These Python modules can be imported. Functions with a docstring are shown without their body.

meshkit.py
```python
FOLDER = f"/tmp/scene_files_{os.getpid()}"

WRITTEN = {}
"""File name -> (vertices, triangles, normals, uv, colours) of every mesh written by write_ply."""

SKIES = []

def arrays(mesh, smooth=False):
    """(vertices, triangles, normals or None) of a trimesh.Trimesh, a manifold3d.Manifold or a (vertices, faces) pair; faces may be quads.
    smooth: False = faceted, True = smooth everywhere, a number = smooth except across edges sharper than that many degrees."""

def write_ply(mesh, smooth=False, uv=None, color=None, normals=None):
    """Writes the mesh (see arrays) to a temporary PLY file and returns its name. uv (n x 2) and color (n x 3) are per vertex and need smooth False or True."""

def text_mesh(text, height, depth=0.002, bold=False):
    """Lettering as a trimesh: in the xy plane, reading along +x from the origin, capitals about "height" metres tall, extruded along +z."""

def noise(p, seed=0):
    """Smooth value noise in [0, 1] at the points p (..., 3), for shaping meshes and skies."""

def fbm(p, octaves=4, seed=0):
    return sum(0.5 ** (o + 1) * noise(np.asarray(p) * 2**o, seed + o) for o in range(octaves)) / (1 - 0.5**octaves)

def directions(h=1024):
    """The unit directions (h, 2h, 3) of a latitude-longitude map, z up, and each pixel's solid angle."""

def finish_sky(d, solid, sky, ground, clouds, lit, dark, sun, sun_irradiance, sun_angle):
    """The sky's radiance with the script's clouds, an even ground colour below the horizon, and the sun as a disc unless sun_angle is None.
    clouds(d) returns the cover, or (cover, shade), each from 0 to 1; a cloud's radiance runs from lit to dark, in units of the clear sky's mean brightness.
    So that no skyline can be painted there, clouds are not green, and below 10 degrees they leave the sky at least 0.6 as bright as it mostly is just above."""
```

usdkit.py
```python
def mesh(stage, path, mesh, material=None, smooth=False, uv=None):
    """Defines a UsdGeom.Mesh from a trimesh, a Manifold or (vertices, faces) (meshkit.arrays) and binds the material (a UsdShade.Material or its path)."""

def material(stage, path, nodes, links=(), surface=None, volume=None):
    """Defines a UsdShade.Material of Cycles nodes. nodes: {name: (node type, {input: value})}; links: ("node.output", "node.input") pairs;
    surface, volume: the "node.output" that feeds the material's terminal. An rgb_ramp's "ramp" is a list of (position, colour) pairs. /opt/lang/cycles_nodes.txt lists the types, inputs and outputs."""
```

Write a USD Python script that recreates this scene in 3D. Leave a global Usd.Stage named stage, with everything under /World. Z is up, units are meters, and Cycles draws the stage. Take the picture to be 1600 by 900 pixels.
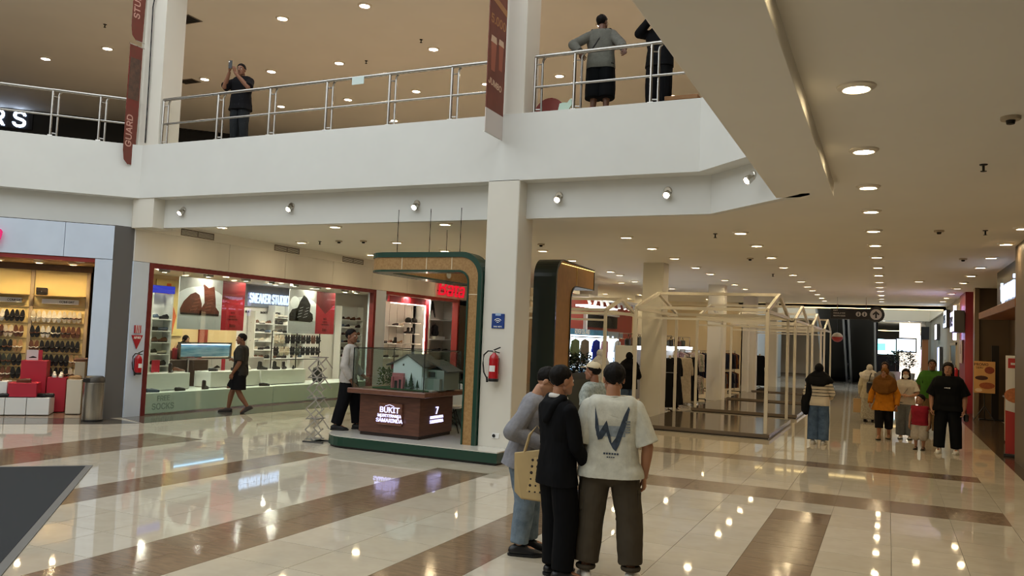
import math, random
import numpy as np, trimesh
import manifold3d as m3
import usdkit, meshkit
from shapely.geometry import Polygon, box as sbox
from pxr import Usd, UsdGeom, UsdLux, Gf

stage = Usd.Stage.CreateInMemory()
UsdGeom.SetStageUpAxis(stage, 'Z')
UsdGeom.SetStageMetersPerUnit(stage, 1.0)
UsdGeom.Xform.Define(stage, '/World')
UsdGeom.Scope.Define(stage, '/World/Looks')

# ---------------------------------------------------------------- camera, sky, exposure
YAW, PITCH, ROLL, EYE = math.radians(24.836), math.radians(3.347), math.radians(2.309), 1.85
_r = np.array([math.cos(YAW), math.sin(YAW), 0]); _f = np.array([-math.sin(YAW), math.cos(YAW), 0]); _u = np.array([0, 0, 1.0])
_f2 = _f * math.cos(PITCH) + _u * math.sin(PITCH); _u2 = _u * math.cos(PITCH) - _f * math.sin(PITCH)
_r3 = _r * math.cos(ROLL) + _u2 * math.sin(ROLL); _u3 = _u2 * math.cos(ROLL) - _r * math.sin(ROLL)
cam = UsdGeom.Camera.Define(stage, '/World/camera')
M = Gf.Matrix4d(*[float(x) for x in (*_r3, 0, *_u3, 0, *(-_f2), 0, 0, 0, EYE, 1)])
cam.AddTransformOp().Set(M)
cam.CreateHorizontalApertureAttr(36.0); cam.CreateVerticalApertureAttr(20.25)
cam.CreateFocalLengthAttr(36.0 * 1273.86 / 1600)
cam.CreateClippingRangeAttr(Gf.Vec2f(0.05, 300))
cam.GetPrim().GetAttribute('exposure').Set(0.28) if cam.GetPrim().HasAttribute('exposure') else cam.CreateExposureAttr(0.28)
dome = UsdLux.DomeLight.Define(stage, '/World/sky')      # overcast daylight through the open atrium roof
dome.CreateIntensityAttr(0.46); dome.CreateColorAttr(Gf.Vec3f(0.93, 0.98, 1.0))
DOWN, DOWN_UP, SHOP = 100.0, 150.0, 270.0                   # strengths of the mall downlights (ground, upper floor) and the shop lamps

# ---------------------------------------------------------------- helpers
rng = random.Random(7)
_used = {}
def numbered(path):
    k = _used.get(path, 0); _used[path] = k + 1
    return path if k == 0 else '%s_%03d' % (path, k)
def tag(p, label=None, cat=None, group=None, kind=None):
    p = p.GetPrim()
    for k, v in (('label', label), ('category', cat), ('group', group), ('kind', kind)):
        if v: p.SetCustomDataByKey(k, v)
    return p
def pth(parent): return '/World' if parent is None else str(parent.GetPath())
def obj(name, mesh, mat, parent=None, smooth=False, label=None, cat=None, group=None, kind=None):
    if isinstance(mesh, (list,)): mesh = cat_(*mesh)
    p = usdkit.mesh(stage, numbered(pth(parent) + '/' + name), mesh, mat, smooth=smooth)
    return tag(p, label, cat, group, kind)
def struct(name, mesh, mat, parent=None, smooth=False):
    return obj(name, mesh, mat, parent, smooth, kind='structure' if parent is None else None)
def thing(name, label, cat, loc=(0, 0, 0), rz=0.0, group=None, kind=None, base=None):
    x = UsdGeom.Xform.Define(stage, numbered('/World/' + name))
    if base is not None: loc, rz = base(*loc), rz + base.rz
    x.AddTranslateOp().Set(Gf.Vec3d(*map(float, loc))); x.AddRotateZOp().Set(float(rz))
    return tag(x, label, cat, group, kind)
def dup(src, label, loc, rz=0.0, group=None, base=None):
    cd = src.GetCustomData()
    r = thing(src.GetName().rstrip('0123456789').rstrip('_'), label, cd.get('category'), loc, rz, group or cd.get('group'), base=base)
    r.GetReferences().AddInternalReference(src.GetPath()); r.SetInstanceable(True)
    return r
class Frame:                                              # a facade: local x along it (to the right as one looks at it), y into the shop
    def __init__(s, o, rz): s.o, s.rz = np.array(o, float), rz; a = math.radians(rz); s.c, s.s = math.cos(a), math.sin(a)
    def __call__(s, x, y, z=0): return (s.o[0] + x * s.c - y * s.s, s.o[1] + x * s.s + y * s.c, z)
    def mesh(s, m): m = m.copy(); m.apply_transform(trimesh.transformations.rotation_matrix(math.radians(s.rz), (0, 0, 1))); m.apply_translation((s.o[0], s.o[1], 0)); return m

def cat_(*ms): return trimesh.util.concatenate([m for m in ms if m is not None])
def bx(x0, x1, y0, y1, z0, z1, b=0.0):
    if b <= 0:
        m = trimesh.creation.box((abs(x1 - x0), abs(y1 - y0), abs(z1 - z0)))
        m.apply_translation(((x0 + x1) / 2, (y0 + y1) / 2, (z0 + z1) / 2)); return m
    c = np.array([(x0 + x1) / 2, (y0 + y1) / 2, (z0 + z1) / 2]); h = np.array([abs(x1 - x0), abs(y1 - y0), abs(z1 - z0)]) / 2
    b = min(b, h.min() * .95); pts = []
    for sx in (-1, 1):
        for sy in (-1, 1):
            for sz in (-1, 1):
                for k in range(3):
                    q = h - b; q[k] = h[k]; pts.append(c + q * (sx, sy, sz))
    return trimesh.convex.convex_hull(np.array(pts))
def mesh_(v, f): return trimesh.Trimesh(np.asarray(v, float), np.asarray(f), process=False)
def loft(rings, cap=True, closed=False):                  # rings of equal vertex count
    n = len(rings[0]); v = np.vstack(rings); f = []
    for i in range(len(rings) - (0 if closed else 1)):
        a, b = i * n, ((i + 1) % len(rings)) * n
        for j in range(n):
            k = (j + 1) % n; f += [(a + j, a + k, b + k), (a + j, b + k, b + j)]
    if cap and not closed:
        c0, c1 = len(v), len(v) + 1
        v = np.vstack([v, np.mean(rings[0], 0), np.mean(rings[-1], 0)]); e = (len(rings) - 1) * n
        for j in range(n): k = (j + 1) % n; f += [(c0, k, j), (c1, e + j, e + k)]
    return mesh_(v, f)
def tube(pts, r, n=8, closed=False):
    p = np.asarray(pts, float); r = np.broadcast_to(r, (len(p),))
    t = np.gradient(p, axis=0) if not closed else np.roll(p, -1, 0) - np.roll(p, 1, 0)
    t /= np.linalg.norm(t, axis=1, keepdims=True) + 1e-12; rings = []
    a0 = np.array([0, 0, 1.0]) if abs(t[0][2]) < .9 else np.array([1.0, 0, 0])
    for i in range(len(p)):
        a = np.cross(t[i], a0); a /= np.linalg.norm(a) + 1e-12; b = np.cross(t[i], a); a0 = -b if False else a0
        th = np.arange(n) * 2 * math.pi / n
        rings.append(p[i] + r[i] * (np.cos(th)[:, None] * a + np.sin(th)[:, None] * b))
    return loft(rings, closed=closed)
def rod(a, b, r, n=8, r2=None): return tube([a, b], [r, r if r2 is None else r2], n)
def bar(a, b, w, h=None):                                  # square bar between two points
    a, b = np.array(a, float), np.array(b, float); h = h or w; d = (b - a) / np.linalg.norm(b - a)
    u = np.cross(d, (0, 0, 1.0)) if abs(d[2]) < .9 else np.cross(d, (0, 1.0, 0)); u /= np.linalg.norm(u); v = np.cross(u, d)
    return loft([np.array([q + u * w / 2 * sx + v * h / 2 * sz for sx, sz in ((-1, -1), (1, -1), (1, 1), (-1, 1))]) for q in (a, b)])
def lathe(prof, n=24):                                     # prof (r, z) from bottom to top
    th = np.arange(n) * 2 * math.pi / n
    return loft([np.stack([r * np.cos(th), r * np.sin(th), np.full(n, z)], 1) for r, z in prof])
def prism(poly, z0, z1):                                   # shapely polygon or points, extruded upwards
    p = poly if hasattr(poly, 'geom_type') else Polygon(poly)
    ms = [trimesh.creation.extrude_polygon(g, z1 - z0, engine='earcut') for g in getattr(p, 'geoms', [p])]
    m = cat_(*ms); m.apply_translation((0, 0, z0)); return m
def up_xz(m, y=0.0):                                       # a mesh drawn in xy with thickness z -> stands in the xz plane, front towards -y
    m = m.copy(); v = m.vertices.copy(); m.vertices = np.stack([v[:, 0], y - v[:, 2], v[:, 1]], 1); return m
def plate(poly, y0, y1):                                   # polygon in (x, z), thickness from y0 to y1
    m = prism(poly, 0, abs(y1 - y0)); return up_xz(m, max(y0, y1))
def tr(m, x=0, y=0, z=0, rz=0, ry=0, rx=0, s=1.0):
    m = m.copy()
    if np.ndim(s) or s != 1.0: m.apply_transform(np.diag([*np.broadcast_to(s, 3), 1.0]))
    for a, ax in ((rx, (1, 0, 0)), (ry, (0, 1, 0)), (rz, (0, 0, 1))):
        if a: m.apply_transform(trimesh.transformations.rotation_matrix(math.radians(a), ax))
    m.apply_translation((x, y, z)); return m
def ball(c, r, s=(1, 1, 1), n=2):
    m = trimesh.creation.icosphere(n, 1.0); m.vertices = m.vertices * np.array(s) * r + np.array(c); return m
def ring(R, r, n=20, k=8):
    th = np.arange(n) * 2 * math.pi / n
    return tube(np.stack([R * np.cos(th), R * np.sin(th), 0 * th], 1), r, k, closed=True)
def text(s, h, d=.01, bold=True, slant=0.0, sx=1.0):        # standing lettering, centred on x = 0, baseline z = 0, front towards -y
    m = meshkit.text_mesh(s, h, d, bold); v = m.vertices.copy(); v[:, 0] = (v[:, 0] - (v[:, 0].min() + v[:, 0].max()) / 2) * sx + slant * v[:, 1]
    m.vertices = v; return up_xz(m, 0)
def hull(pr):                                              # convex hull of spheres
    return m3.Manifold.hull_points(np.vstack([_ico * r + np.array(p, float) for p, r in pr]))
_ico = np.array(trimesh.creation.icosphere(2, 1.0).vertices)
def to_tm(m):
    q = m.to_mesh(); return trimesh.Trimesh(np.array(q.vert_properties[:, :3], float), np.array(q.tri_verts), process=False)
def to_m3(t): return m3.Manifold(m3.Mesh(vert_properties=np.asarray(t.vertices, np.float32), tri_verts=np.asarray(t.faces, np.uint32)))
def soft(m, res, it=8, amp=0.0, freq=9.0, seed=0):         # refine and smooth a manifold; amp: cloth folds
    t = to_tm(m.refine_to_length(res))
    if it: trimesh.smoothing.filter_taubin(t, lamb=.5, nu=.51, iterations=it)
    if amp:
        v = np.array(t.vertices); q = meshkit.fbm(v * np.array([freq, freq, freq * .45]) + seed * 7.3, 3, seed) - .5
        t.vertices = v + t.vertex_normals * (q * 2 * amp)[:, None]
    return t

def lin(h):
    if not isinstance(h, str): return tuple(h)
    c = [int(h[i:i + 2], 16) / 255 for i in (0, 2, 4)]
    return tuple(x / 12.92 if x <= .04045 else ((x + .055) / 1.055) ** 2.4 for x in c)
_mats = {}
def mat(name, col='cccccc', rough=.5, metal=0.0, spec=.5, coat=0.0, emit=0.0, var=0.0, scale=6.0, stretch=(1, 1, 1), bump=0.0, bscale=60.0, sheen=0.0, col2=None, obj_var=0.0, trans=0.0):
    if name in _mats: return _mats[name]
    c = lin(col); pr = dict(base_color=c, roughness=rough, metallic=metal, specular_ior_level=spec, coat_weight=coat, sheen_weight=sheen, transmission_weight=trans)
    if emit: pr.update(emission_color=c, emission_strength=emit)
    nodes, links = {'p': ('principled_bsdf', pr)}, []
    if var or col2 is not None:
        d = lin(col2) if col2 is not None else tuple(min(1, x * (1 - var)) for x in c)
        nodes.update(tc=('texture_coordinate', {}), mp=('mapping', {'scale': stretch}), n=('noise_texture', {'scale': scale, 'detail': 5.0, 'roughness': .6}), r=('rgb_ramp', {'ramp': [(.32, d), (.68, tuple(min(1, x * (1 + var * .3)) for x in c))]}))
        links += [('tc.object', 'mp.vector'), ('mp.vector', 'n.vector'), ('n.fac', 'r.fac'), ('r.color', 'p.base_color')]
    if bump:
        nodes.update(tb=('texture_coordinate', {}), nb=('noise_texture', {'scale': bscale, 'detail': 3.0}), b=('bump', {'strength': bump, 'distance': .01}))
        links += [('tb.object', 'nb.vector'), ('nb.fac', 'b.height'), ('b.normal', 'p.normal')]
    _mats[name] = usdkit.material(stage, '/World/Looks/' + name, nodes, links, surface='p.BSDF'); return _mats[name]
def lamp_mat(name, col, strength):
    if name not in _mats: _mats[name] = usdkit.material(stage, '/World/Looks/' + name, {'e': ('emission', {'color': lin(col), 'strength': strength})}, [], surface='e.emission')
    return _mats[name]
def glass_mat(name, tint='f4fbf8', gloss=.0, k=1.0):
    if name not in _mats:
        _mats[name] = usdkit.material(stage, '/World/Looks/' + name, {'t': ('transparent_bsdf', {'color': lin(tint)}), 'g': ('glossy_bsdf', {'color': (1, 1, 1), 'roughness': gloss}), 'f': ('layer_weight', {'blend': .5}), 'q': ('math', {'math_type': 'power', 'value2': 5.0}), 'm': ('math', {'math_type': 'multiply_add', 'value2': .55 * k, 'value3': .035 * k if k > .1 else 0.0}), 'x': ('mix_closure', {})},
            [('f.facing', 'q.value1'), ('q.value', 'm.value1'), ('m.value', 'x.fac'), ('t.BSDF', 'x.closure1'), ('g.BSDF', 'x.closure2')], surface='x.closure')
    return _mats[name]
ORD = ['first', 'second', 'third', 'fourth', 'fifth', 'sixth', 'seventh', 'eighth', 'ninth', 'tenth', 'eleventh', 'twelfth', 'thirteenth', 'fourteenth', 'fifteenth', 'sixteenth', 'seventeenth', 'eighteenth', 'nineteenth', 'twentieth']

# common materials
white_paint = mat('white_paint', 'e2e2dc', .55, var=.03, scale=1.5)
ceiling_paint = mat('ceiling_paint', 'f0ece2', .7, var=.03, scale=.7)
steel = mat('brushed_steel', 'b9b6b0', .22, 1.0, var=.12, scale=30, stretch=(1, 1, .05))
chrome = mat('polished_steel', 'c9c4ba', .12, 1.0)
black_plastic = mat('black_plastic', '1b1a1a', .45)
white_plastic = mat('white_plastic', 'ecebe7', .4)
red_paint = mat('red_paint', '8e2a24', .45)
dark_metal = mat('dark_metal', '2c2a28', .4, .6)
# ================================================================ THE BUILDING
VOID = Polygon([(-13.0, 11.0), (-2.36, 11.0), (-1.25, 9.89), (-1.25, -6.5), (-19.5, -6.5), (-19.5, 4.5)])
FARV = sbox(-6.0, 39.0, 2.2, 53.0)                          # the far atrium with the escalators
def grow(p, d): return p.buffer(d, join_style=2)
HALL = sbox(-38, -7, 9, 78)
LOW, ZC, Z2, ZUP = 3.64, 3.80, 5.17, 8.80
grout = mat('tile_grout', '6f6558', .6)
fl = struct('floor', bx(-38, 9, -7, 78, -.12, -.008), grout)
def tile_mat(name, a, b, sc=5.0, st=(1, 1, 1), rough=.035):
    return mat(name, a, rough, col2=b, scale=sc, stretch=st, spec=.62)
beige = [tile_mat('beige_floor_tile', 'c9bfac', 'c2b8a5'), tile_mat('pale_floor_tile', 'cdc3b1', 'c5bba8'), tile_mat('warm_floor_tile', 'c7bda9', 'c0b5a1')]
brown = [tile_mat('brown_floor_tile', '8d7660', '74604c', 7, (1, 3.2, 1), .1), tile_mat('umber_floor_tile', '857059', '6c5844', 7, (1, 3.2, 1), .16)]
brownx = [tile_mat('brown_band_tile', '8b745d', '73604c', 7, (3.2, 1, 1), .16), tile_mat('umber_band_tile', '84705a', '6d5a47', 7, (3.2, 1, 1), .16)]
XE = [-15.9 + .6 * i for i in range(8)] + [-11.1, -10.5, -9.9, -9.27, -8.63, -8.0, -7.4, -6.8, -6.2, -5.6, -5.2, -4.8, -4.17, -3.54, -2.94, -2.35, -1.75, -1.15, -.55, .05, .65, 1.25, 1.86]
YE = [9.9 - .6 * k for k in range(14, -1, -1)] + [10.47, 11.27] + [11.87, 12.47, 13.07, 13.68, 14.26] + [14.26 + .6 * k for k in range(1, 62)]
BANDS = [(-11.1, -9.9, 10.0), (-8.0, -7.4, 10.0), (-5.6, -4.8, 10.0), (-3.54, -2.94, 10.4), (-1.15, -.55, 9.95)]
cells = []
for i in range(len(XE) - 1):
    for j in range(len(YE) - 1):
        x0, x1, y0, y1 = XE[i], XE[i + 1], YE[j], YE[j + 1]; cx, cy = (x0 + x1) / 2, (y0 + y1) / 2
        d = np.array([cx, cy, -EYE]); z = d @ _f2
        if z < .5: continue
        u, v = 800 + 1273.86 * (d @ _r3) / z, 450 - 1273.86 * (d @ _u3) / z
        kind = 0
        for a, b, e in BANDS:
            if a - .01 < cx < b + .01 and cy < e: kind = 1
        if cx > -4.9 and cx < 1.25 and (10.47 < cy < 11.27 or 13.68 < cy < 14.26): kind = 2
        seen = -150 < u < 1750 and 560 < v < 1000
        cells.append((0 if seen else 1, z, x0, x1, y0, y1, kind))
cells.sort()
rest = {0: [], 1: [], 2: []}
for k, (s, z, x0, x1, y0, y1, kind) in enumerate(cells):
    g = .0022; m = bx(x0 + g, x1 - g, y0 + g, y1 - g, -.01, 0.0)
    if k < 300: obj('brown_tile' if kind else 'tile', m, rng.choice((beige, brown, brownx)[kind]), fl)
    else: rest[kind].append(m)
for kind, nm in ((0, 'tile_field'), (1, 'brown_tile_field'), (2, 'brown_band_field')):
    if rest[kind]: obj(nm, rest[kind], (beige, brown, brownx)[kind][0], fl, kind='stuff')
border = mat('dark_floor_border', '5b544b', .13, var=.2, scale=4)
struct('trim_1', prism([(-13.19, 11.1), (-12.22, 10.75), (-11.95, 15), (-11.6, 25.3), (-13.19, 25.3)], 0, .003), border)
struct('trim_2', prism([(-13.3, 10.9), (-12.26, 10.72), (-12.55, 10.2), (-16.5, 6.3), (-17.5, 7.0)], 0, .003), border)
struct('trim_3', bx(1.86, 2.9, 4, 30, 0, .003), mat('brown_shop_floor', '4d3d2e', .16, var=.2, scale=3, stretch=(1, .3, 1)))
# entrance mat
t = thing('entrance_mat', 'large charcoal ribbed entrance mat with a grey rubber edge lying on the tiles', 'mat')
q = np.array([(-9.08, 7.26), (-5.0, 3.18), (-9.2, -1.0), (-13.3, 3.1)]); c0 = q.mean(0); qi = c0 + (q - c0) * .975
obj('edging', prism(Polygon(q).difference(Polygon(qi)), 0, .010), mat('rubber_edge', '6c6a66', .6), t)
obj('pile', prism(qi, 0, .014), mat('mat_pile', '2a2d30', .9, var=.25, scale=90, bump=.6, bscale=220), t)

# slab between the floors, fascias, balcony
slab = HALL.difference(grow(VOID, .34)).difference(FARV)
cl = struct('ceiling_1', prism(slab, ZC, Z2 - .07), ceiling_paint)
struct('trim_4', prism(grow(VOID, .40).difference(grow(VOID, .28)).difference(sbox(-1.0, -7, 9, 9.95)), LOW, 4.22), white_paint)          # lower fascia
struct('trim_5', prism(grow(VOID, .36).difference(VOID), 4.18, Z2 + .03), white_paint)       # upper fascia
struct('trim_6', bx(-1.25, -.60, -6.4, 10.2, LOW, ZC + .02, .004), ceiling_paint)            # dropped soffit beside the void
struct('floor_upper', prism(slab, Z2 - .08, Z2), mat('upper_floor_tile', 'b8aa94', .15))
struct('ceiling_2', prism(HALL.difference(VOID).difference(FARV), ZUP, ZUP + .25), ceiling_paint)
struct('trim_7', prism(grow(FARV, .3).difference(grow(FARV, -.03)), LOW, Z2 + .02), mat('cream_fascia', 'e6dcc4', .55))
wallp = mat('wall_paint', 'cfc6b6', .6, var=.04, scale=1.0)
struct('wall_back', bx(-38, 9, -7.3, -7, 0, ZUP), wallp)
struct('wall_left', bx(-38.3, -38, -7, 78, 0, ZUP), wallp)
struct('wall_right', bx(9, 9.3, -7, 78, 0, ZUP), wallp)
struct('wall_far', bx(-38, 9, 78, 78.3, 0, ZUP), wallp)
struct('wall_upper', cat_(bx(-19.0, 9, 24.0, 24.2, Z2, ZUP), bx(5, 5.2, -7, 24, Z2, ZUP)), mat('upper_wall_paint', 'cdc5b8', .6))
# the black shop front upstairs, at 45 degrees, with its lit letters
U = Frame((-24.5, 19.8), 45)
struct('wall_shopfront', U.mesh(cat_(bx(-9, 6.2, 0, .3, Z2, 8.76), bx(-9, 6.2, -.04, .3, 8.76, 8.8))), mat('black_shopfront', '1d1b1a', .5, var=.2, scale=2))
t = thing('neon_sign', 'glowing white letters on the black shop front upstairs', 'sign', (-3.72, -.06, 8.2), base=U)
neon = lamp_mat('white_neon', 'c9dcff', 3.0)
for k, ch in enumerate('ORS'): obj('letter', tr(text(ch, .52, .06), (k - 1) * .62), neon, t)
obj('backing', bx(-1.0, 1.0, .0, .05, -.06, .56), black_plastic, t)

# columns
col_paint = mat('column_paint', 'e2ddd0', .5, var=.03, scale=1.2)
struct('column', cat_(bx(-5.56, -5.03, 11.0, 11.55, 0, 4.2, .012), bx(-5.56, -5.03, 11.02, 11.55, Z2, ZUP, .012)), col_paint)
struct('column', cat_(prism([(-13.16, 11.02), (-12.62, 11.02), (-12.62, 11.5), (-13.5, 11.5), (-13.5, 11.25)], LOW - .02, ZUP)), col_paint)
for x, y, w in ((-5.56, 19.75, .52), (-5.4, 27.1, .52), (-5.3, 33.6, .52), (-5.0, 38.0, .5), (-9.9, 27.1, .5), (-9.9, 34, .5)):
    struct('column', bx(x, x + w, y, y + w, 0, ZC + .02, .01), col_paint)
# seams and cable on the corner column
obj('cable', tube([(-12.8, 11.0, 8.8), (-12.84, 10.98, 8.5), (-12.95, 10.98, 7.9), (-12.93, 10.985, 6.5), (-12.94, 11.0, 5.25)], .012, 6), black_plastic, label='thin black cable running down the corner column upstairs', cat='cable')

# ---------------------------------------------------------------- downlights
lamp_warm = lamp_mat('downlight_glow', 'ffe6b6', DOWN)
lamp_up = lamp_mat('upper_downlight_glow', 'ffecd8', DOWN_UP)
trim_white = mat('lamp_trim', 'e8e0d0', .35, .2)
def downlight_parts(t, glow, r=.095):
    obj('trim_ring', tr(lathe([(r + .045, 0), (r + .04, -.012), (r + .005, -.03), (r, -.028), (r - .012, -.004), (r - .014, 0)], 24), 0, 0, 0), trim_white, t, smooth=40)
    obj('diffuser', tr(lathe([(.001, -.018), (r - .02, -.016), (r - .002, -.012), (r - .002, -.006), (.001, -.005)], 20), 0, 0, 0), glow, t)
rows = {'centre corridor row': (-.235, [1.9, 4.2, 6.45, 8.55, 10.5, 12.37, 14.4, 16.4, 18.5, 20.8, 23, 25.3, 27.4, 29.2, 31.3, 33.5, 35.3]),
        'left corridor row': (-2.34, [14.4, 16.3, 18.5, 20.8, 23, 25.3, 27.4, 29.2, 31.3, 33.5, 35.3]),
        'right shop-front row': (1.85, [4.2, 6.45, 8.55, 10.5, 12.37, 14.4, 16.4, 18.7, 20.8, 23, 25.3, 27.5, 29.9, 32.3, 34.4]),
        'row over the house frames': (-4.5, [14.75, 16.6, 18.6, 20.9, 22.8, 25.0, 26.8, 28.9, 31.3])}
extra = [(-12.23, 14.84, 'beside the vents over the shoe window'), (-9.8, 15.07, 'over the green kiosk beam, left of its middle'), (-9.53, 16.72, 'peeping over the green kiosk beam'), (-7.09, 16.88, 'right of the tall white pillar'), (-7.18, 19.02, 'above the fluted end of the kiosk arch'),
         (-7.28, 23.36, 'left of the second white pillar'), (-7.54, 25.84, 'just left of the second white pillar, lower'), (-7.1, 29.07, 'right of the second white pillar'), (-9.49, 33.33, 'farthest over the clothes racks'), (-7.16, 35.88, 'far over the racks, beside the third pillar'), (.76, 24.94, 'alone between the centre and right rows'),
         (-12.15, 12.3, 'hidden behind the balcony edge over the window corner'), (-12.15, 17.5, 'just left of the kiosk beam'), (-12.1, 20.2, 'behind the kiosk beam, over the window end'), (-12.1, 22.8, 'behind the kiosk beam, over the red script sign'), (-9.6, 12.6, 'hidden side of the balcony edge, left'), (-7.2, 12.6, 'behind the balcony edge over the kiosk')]
dl0 = None
for nm, (x, ys) in rows.items():
    skip = sum(1 for y in ys if y < {'centre corridor row': 6, 'right shop-front row': 14}.get(nm, 0))
    for k, y in enumerate(ys):
        lab = 'recessed lamp of the %s, %s from the camera' % (nm, ORD[k - skip]) if k >= skip else 'recessed lamp of the %s, %s one nearer than the photo shows' % (nm, ORD[skip - 1 - k])
        if dl0 is None:
            dl0 = thing('ceiling_downlight', lab, 'ceiling lamp', (x, y, ZC), group=nm); downlight_parts(dl0, lamp_warm)
        else: dup(dl0, lab, (x, y, ZC), group=nm)
for x, y, w in extra: dup(dl0, 'round recessed ceiling lamp ' + w, (x, y, ZC), group='loose lamps of the ground floor ceiling')
dlu = None
UPL = [(-18.28, 14.2), (-20.69, 14.22), (-15.82, 14.04), (-12.5, 14.09), (-10.28, 14.11), (-17.75, 16.97), (-15.38, 17.02), (-13.13, 17.04), (-10.21, 16.91), (-5.82, 16.76), (-14.94, 19.91), (-12.47, 19.8), (-8.01, 19.77), (-3.6, 19.8), (-8.0, 14.1), (-5.8, 14.1), (-3.5, 14.1), (-3.5, 16.8), (-8.0, 16.9), (-1.2, 14.1), (-1.2, 16.8), (-17.5, 19.9), (-10.2, 19.8), (-10.3, 22.4), (-14.9, 22.4), (-5.6, 22.4)]
for k, (x, y) in enumerate(UPL):
    row = 'front' if y < 15 else 'second' if y < 18 else 'third' if y < 21 else 'rear'
    n = sum(1 for a, b in UPL if abs(b - y) < 1.2 and a < x)
    lab = 'round lamp in the upper floor ceiling, %s row from the balcony, %s from the left' % (row, ORD[n])
    if dlu is None: dlu = thing('upper_downlight', lab, 'ceiling lamp', (x, y, ZUP), group='lamps of the upper ceiling'); downlight_parts(dlu, lamp_up, .11)
    else: dup(dlu, lab, (x, y, ZUP))
# small round spotlights on the lower fascia
spot_glow = lamp_mat('fascia_spot_glow', 'ffe9cf', 14.0)
where = ['leftmost', 'second from the left', 'third from the left', 'just right of the tall pillar', 'rightmost on the long face']
s0 = None
for k, (x, z) in enumerate([(-12.13, 3.97), (-9.55, 3.97), (-6.98, 3.93), (-4.5, 3.97), (-2.85, 3.98)]):
    lab = 'small chrome spotlight on the fascia under the balcony, ' + where[k]
    if s0 is None:
        s0 = thing('fascia_spotlight', lab, 'spotlight', (x, 11.28, z), group='spotlights on the balcony fascia')
        obj('base', tr(lathe([(.06, 0), (.06, .02), (.05, .03), (.001, .03)], 18), rx=90), chrome, s0, smooth=40)
        obj('head', tr(lathe([(.045, 0), (.055, .05), (.052, .09), (.046, .085), (.046, .075), (.001, .075)], 18), 0, -.03, -.03, rx=125), chrome, s0, smooth=40)
        obj('lens', tr(lathe([(.001, .077), (.044, .077), (.044, .08), (.001, .08)], 16), 0, -.03, -.03, rx=125), spot_glow, s0)
    else: dup(s0, lab, (x, 11.28, z))
dup(s0, 'small spotlight on the angled end of the fascia, farthest right', (-1.74 + .2, 10.26 + .05, 3.95), -45)
# smoke detectors and sprinklers on the ground floor ceiling
d0 = p0 = None
for k, (x, y, w) in enumerate([(.89, 7.65, 'nearest, at the right edge of the photo'), (.72, 14.56, 'right of the centre lamp row'), (1.38, 18.96, 'beside the right lamp row'), (-10.47, 14.77, 'above the left end of the kiosk beam'), (-11.08, 14.71, 'left of the kiosk beam'), (-6.64, 15.71, 'right of the tall pillar'), (-2.82, 18.7, 'between the two left lamp rows')]):
    lab = 'round white smoke detector on the ceiling, ' + w
    if d0 is None:
        d0 = thing('smoke_detector', lab, 'smoke detector', (x, y, ZC), group='smoke detectors')
        obj('base', lathe([(.001, -.03), (.07, -.028), (.075, -.02), (.075, 0)], 20), mat('detector_plastic', 'b9ab94', .5), d0, smooth=40)
        obj('sensor', lathe([(.001, -.065), (.03, -.06), (.036, -.03)], 16), dark_metal, d0, smooth=40)
    else: dup(d0, lab, (x, y, ZC))
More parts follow.
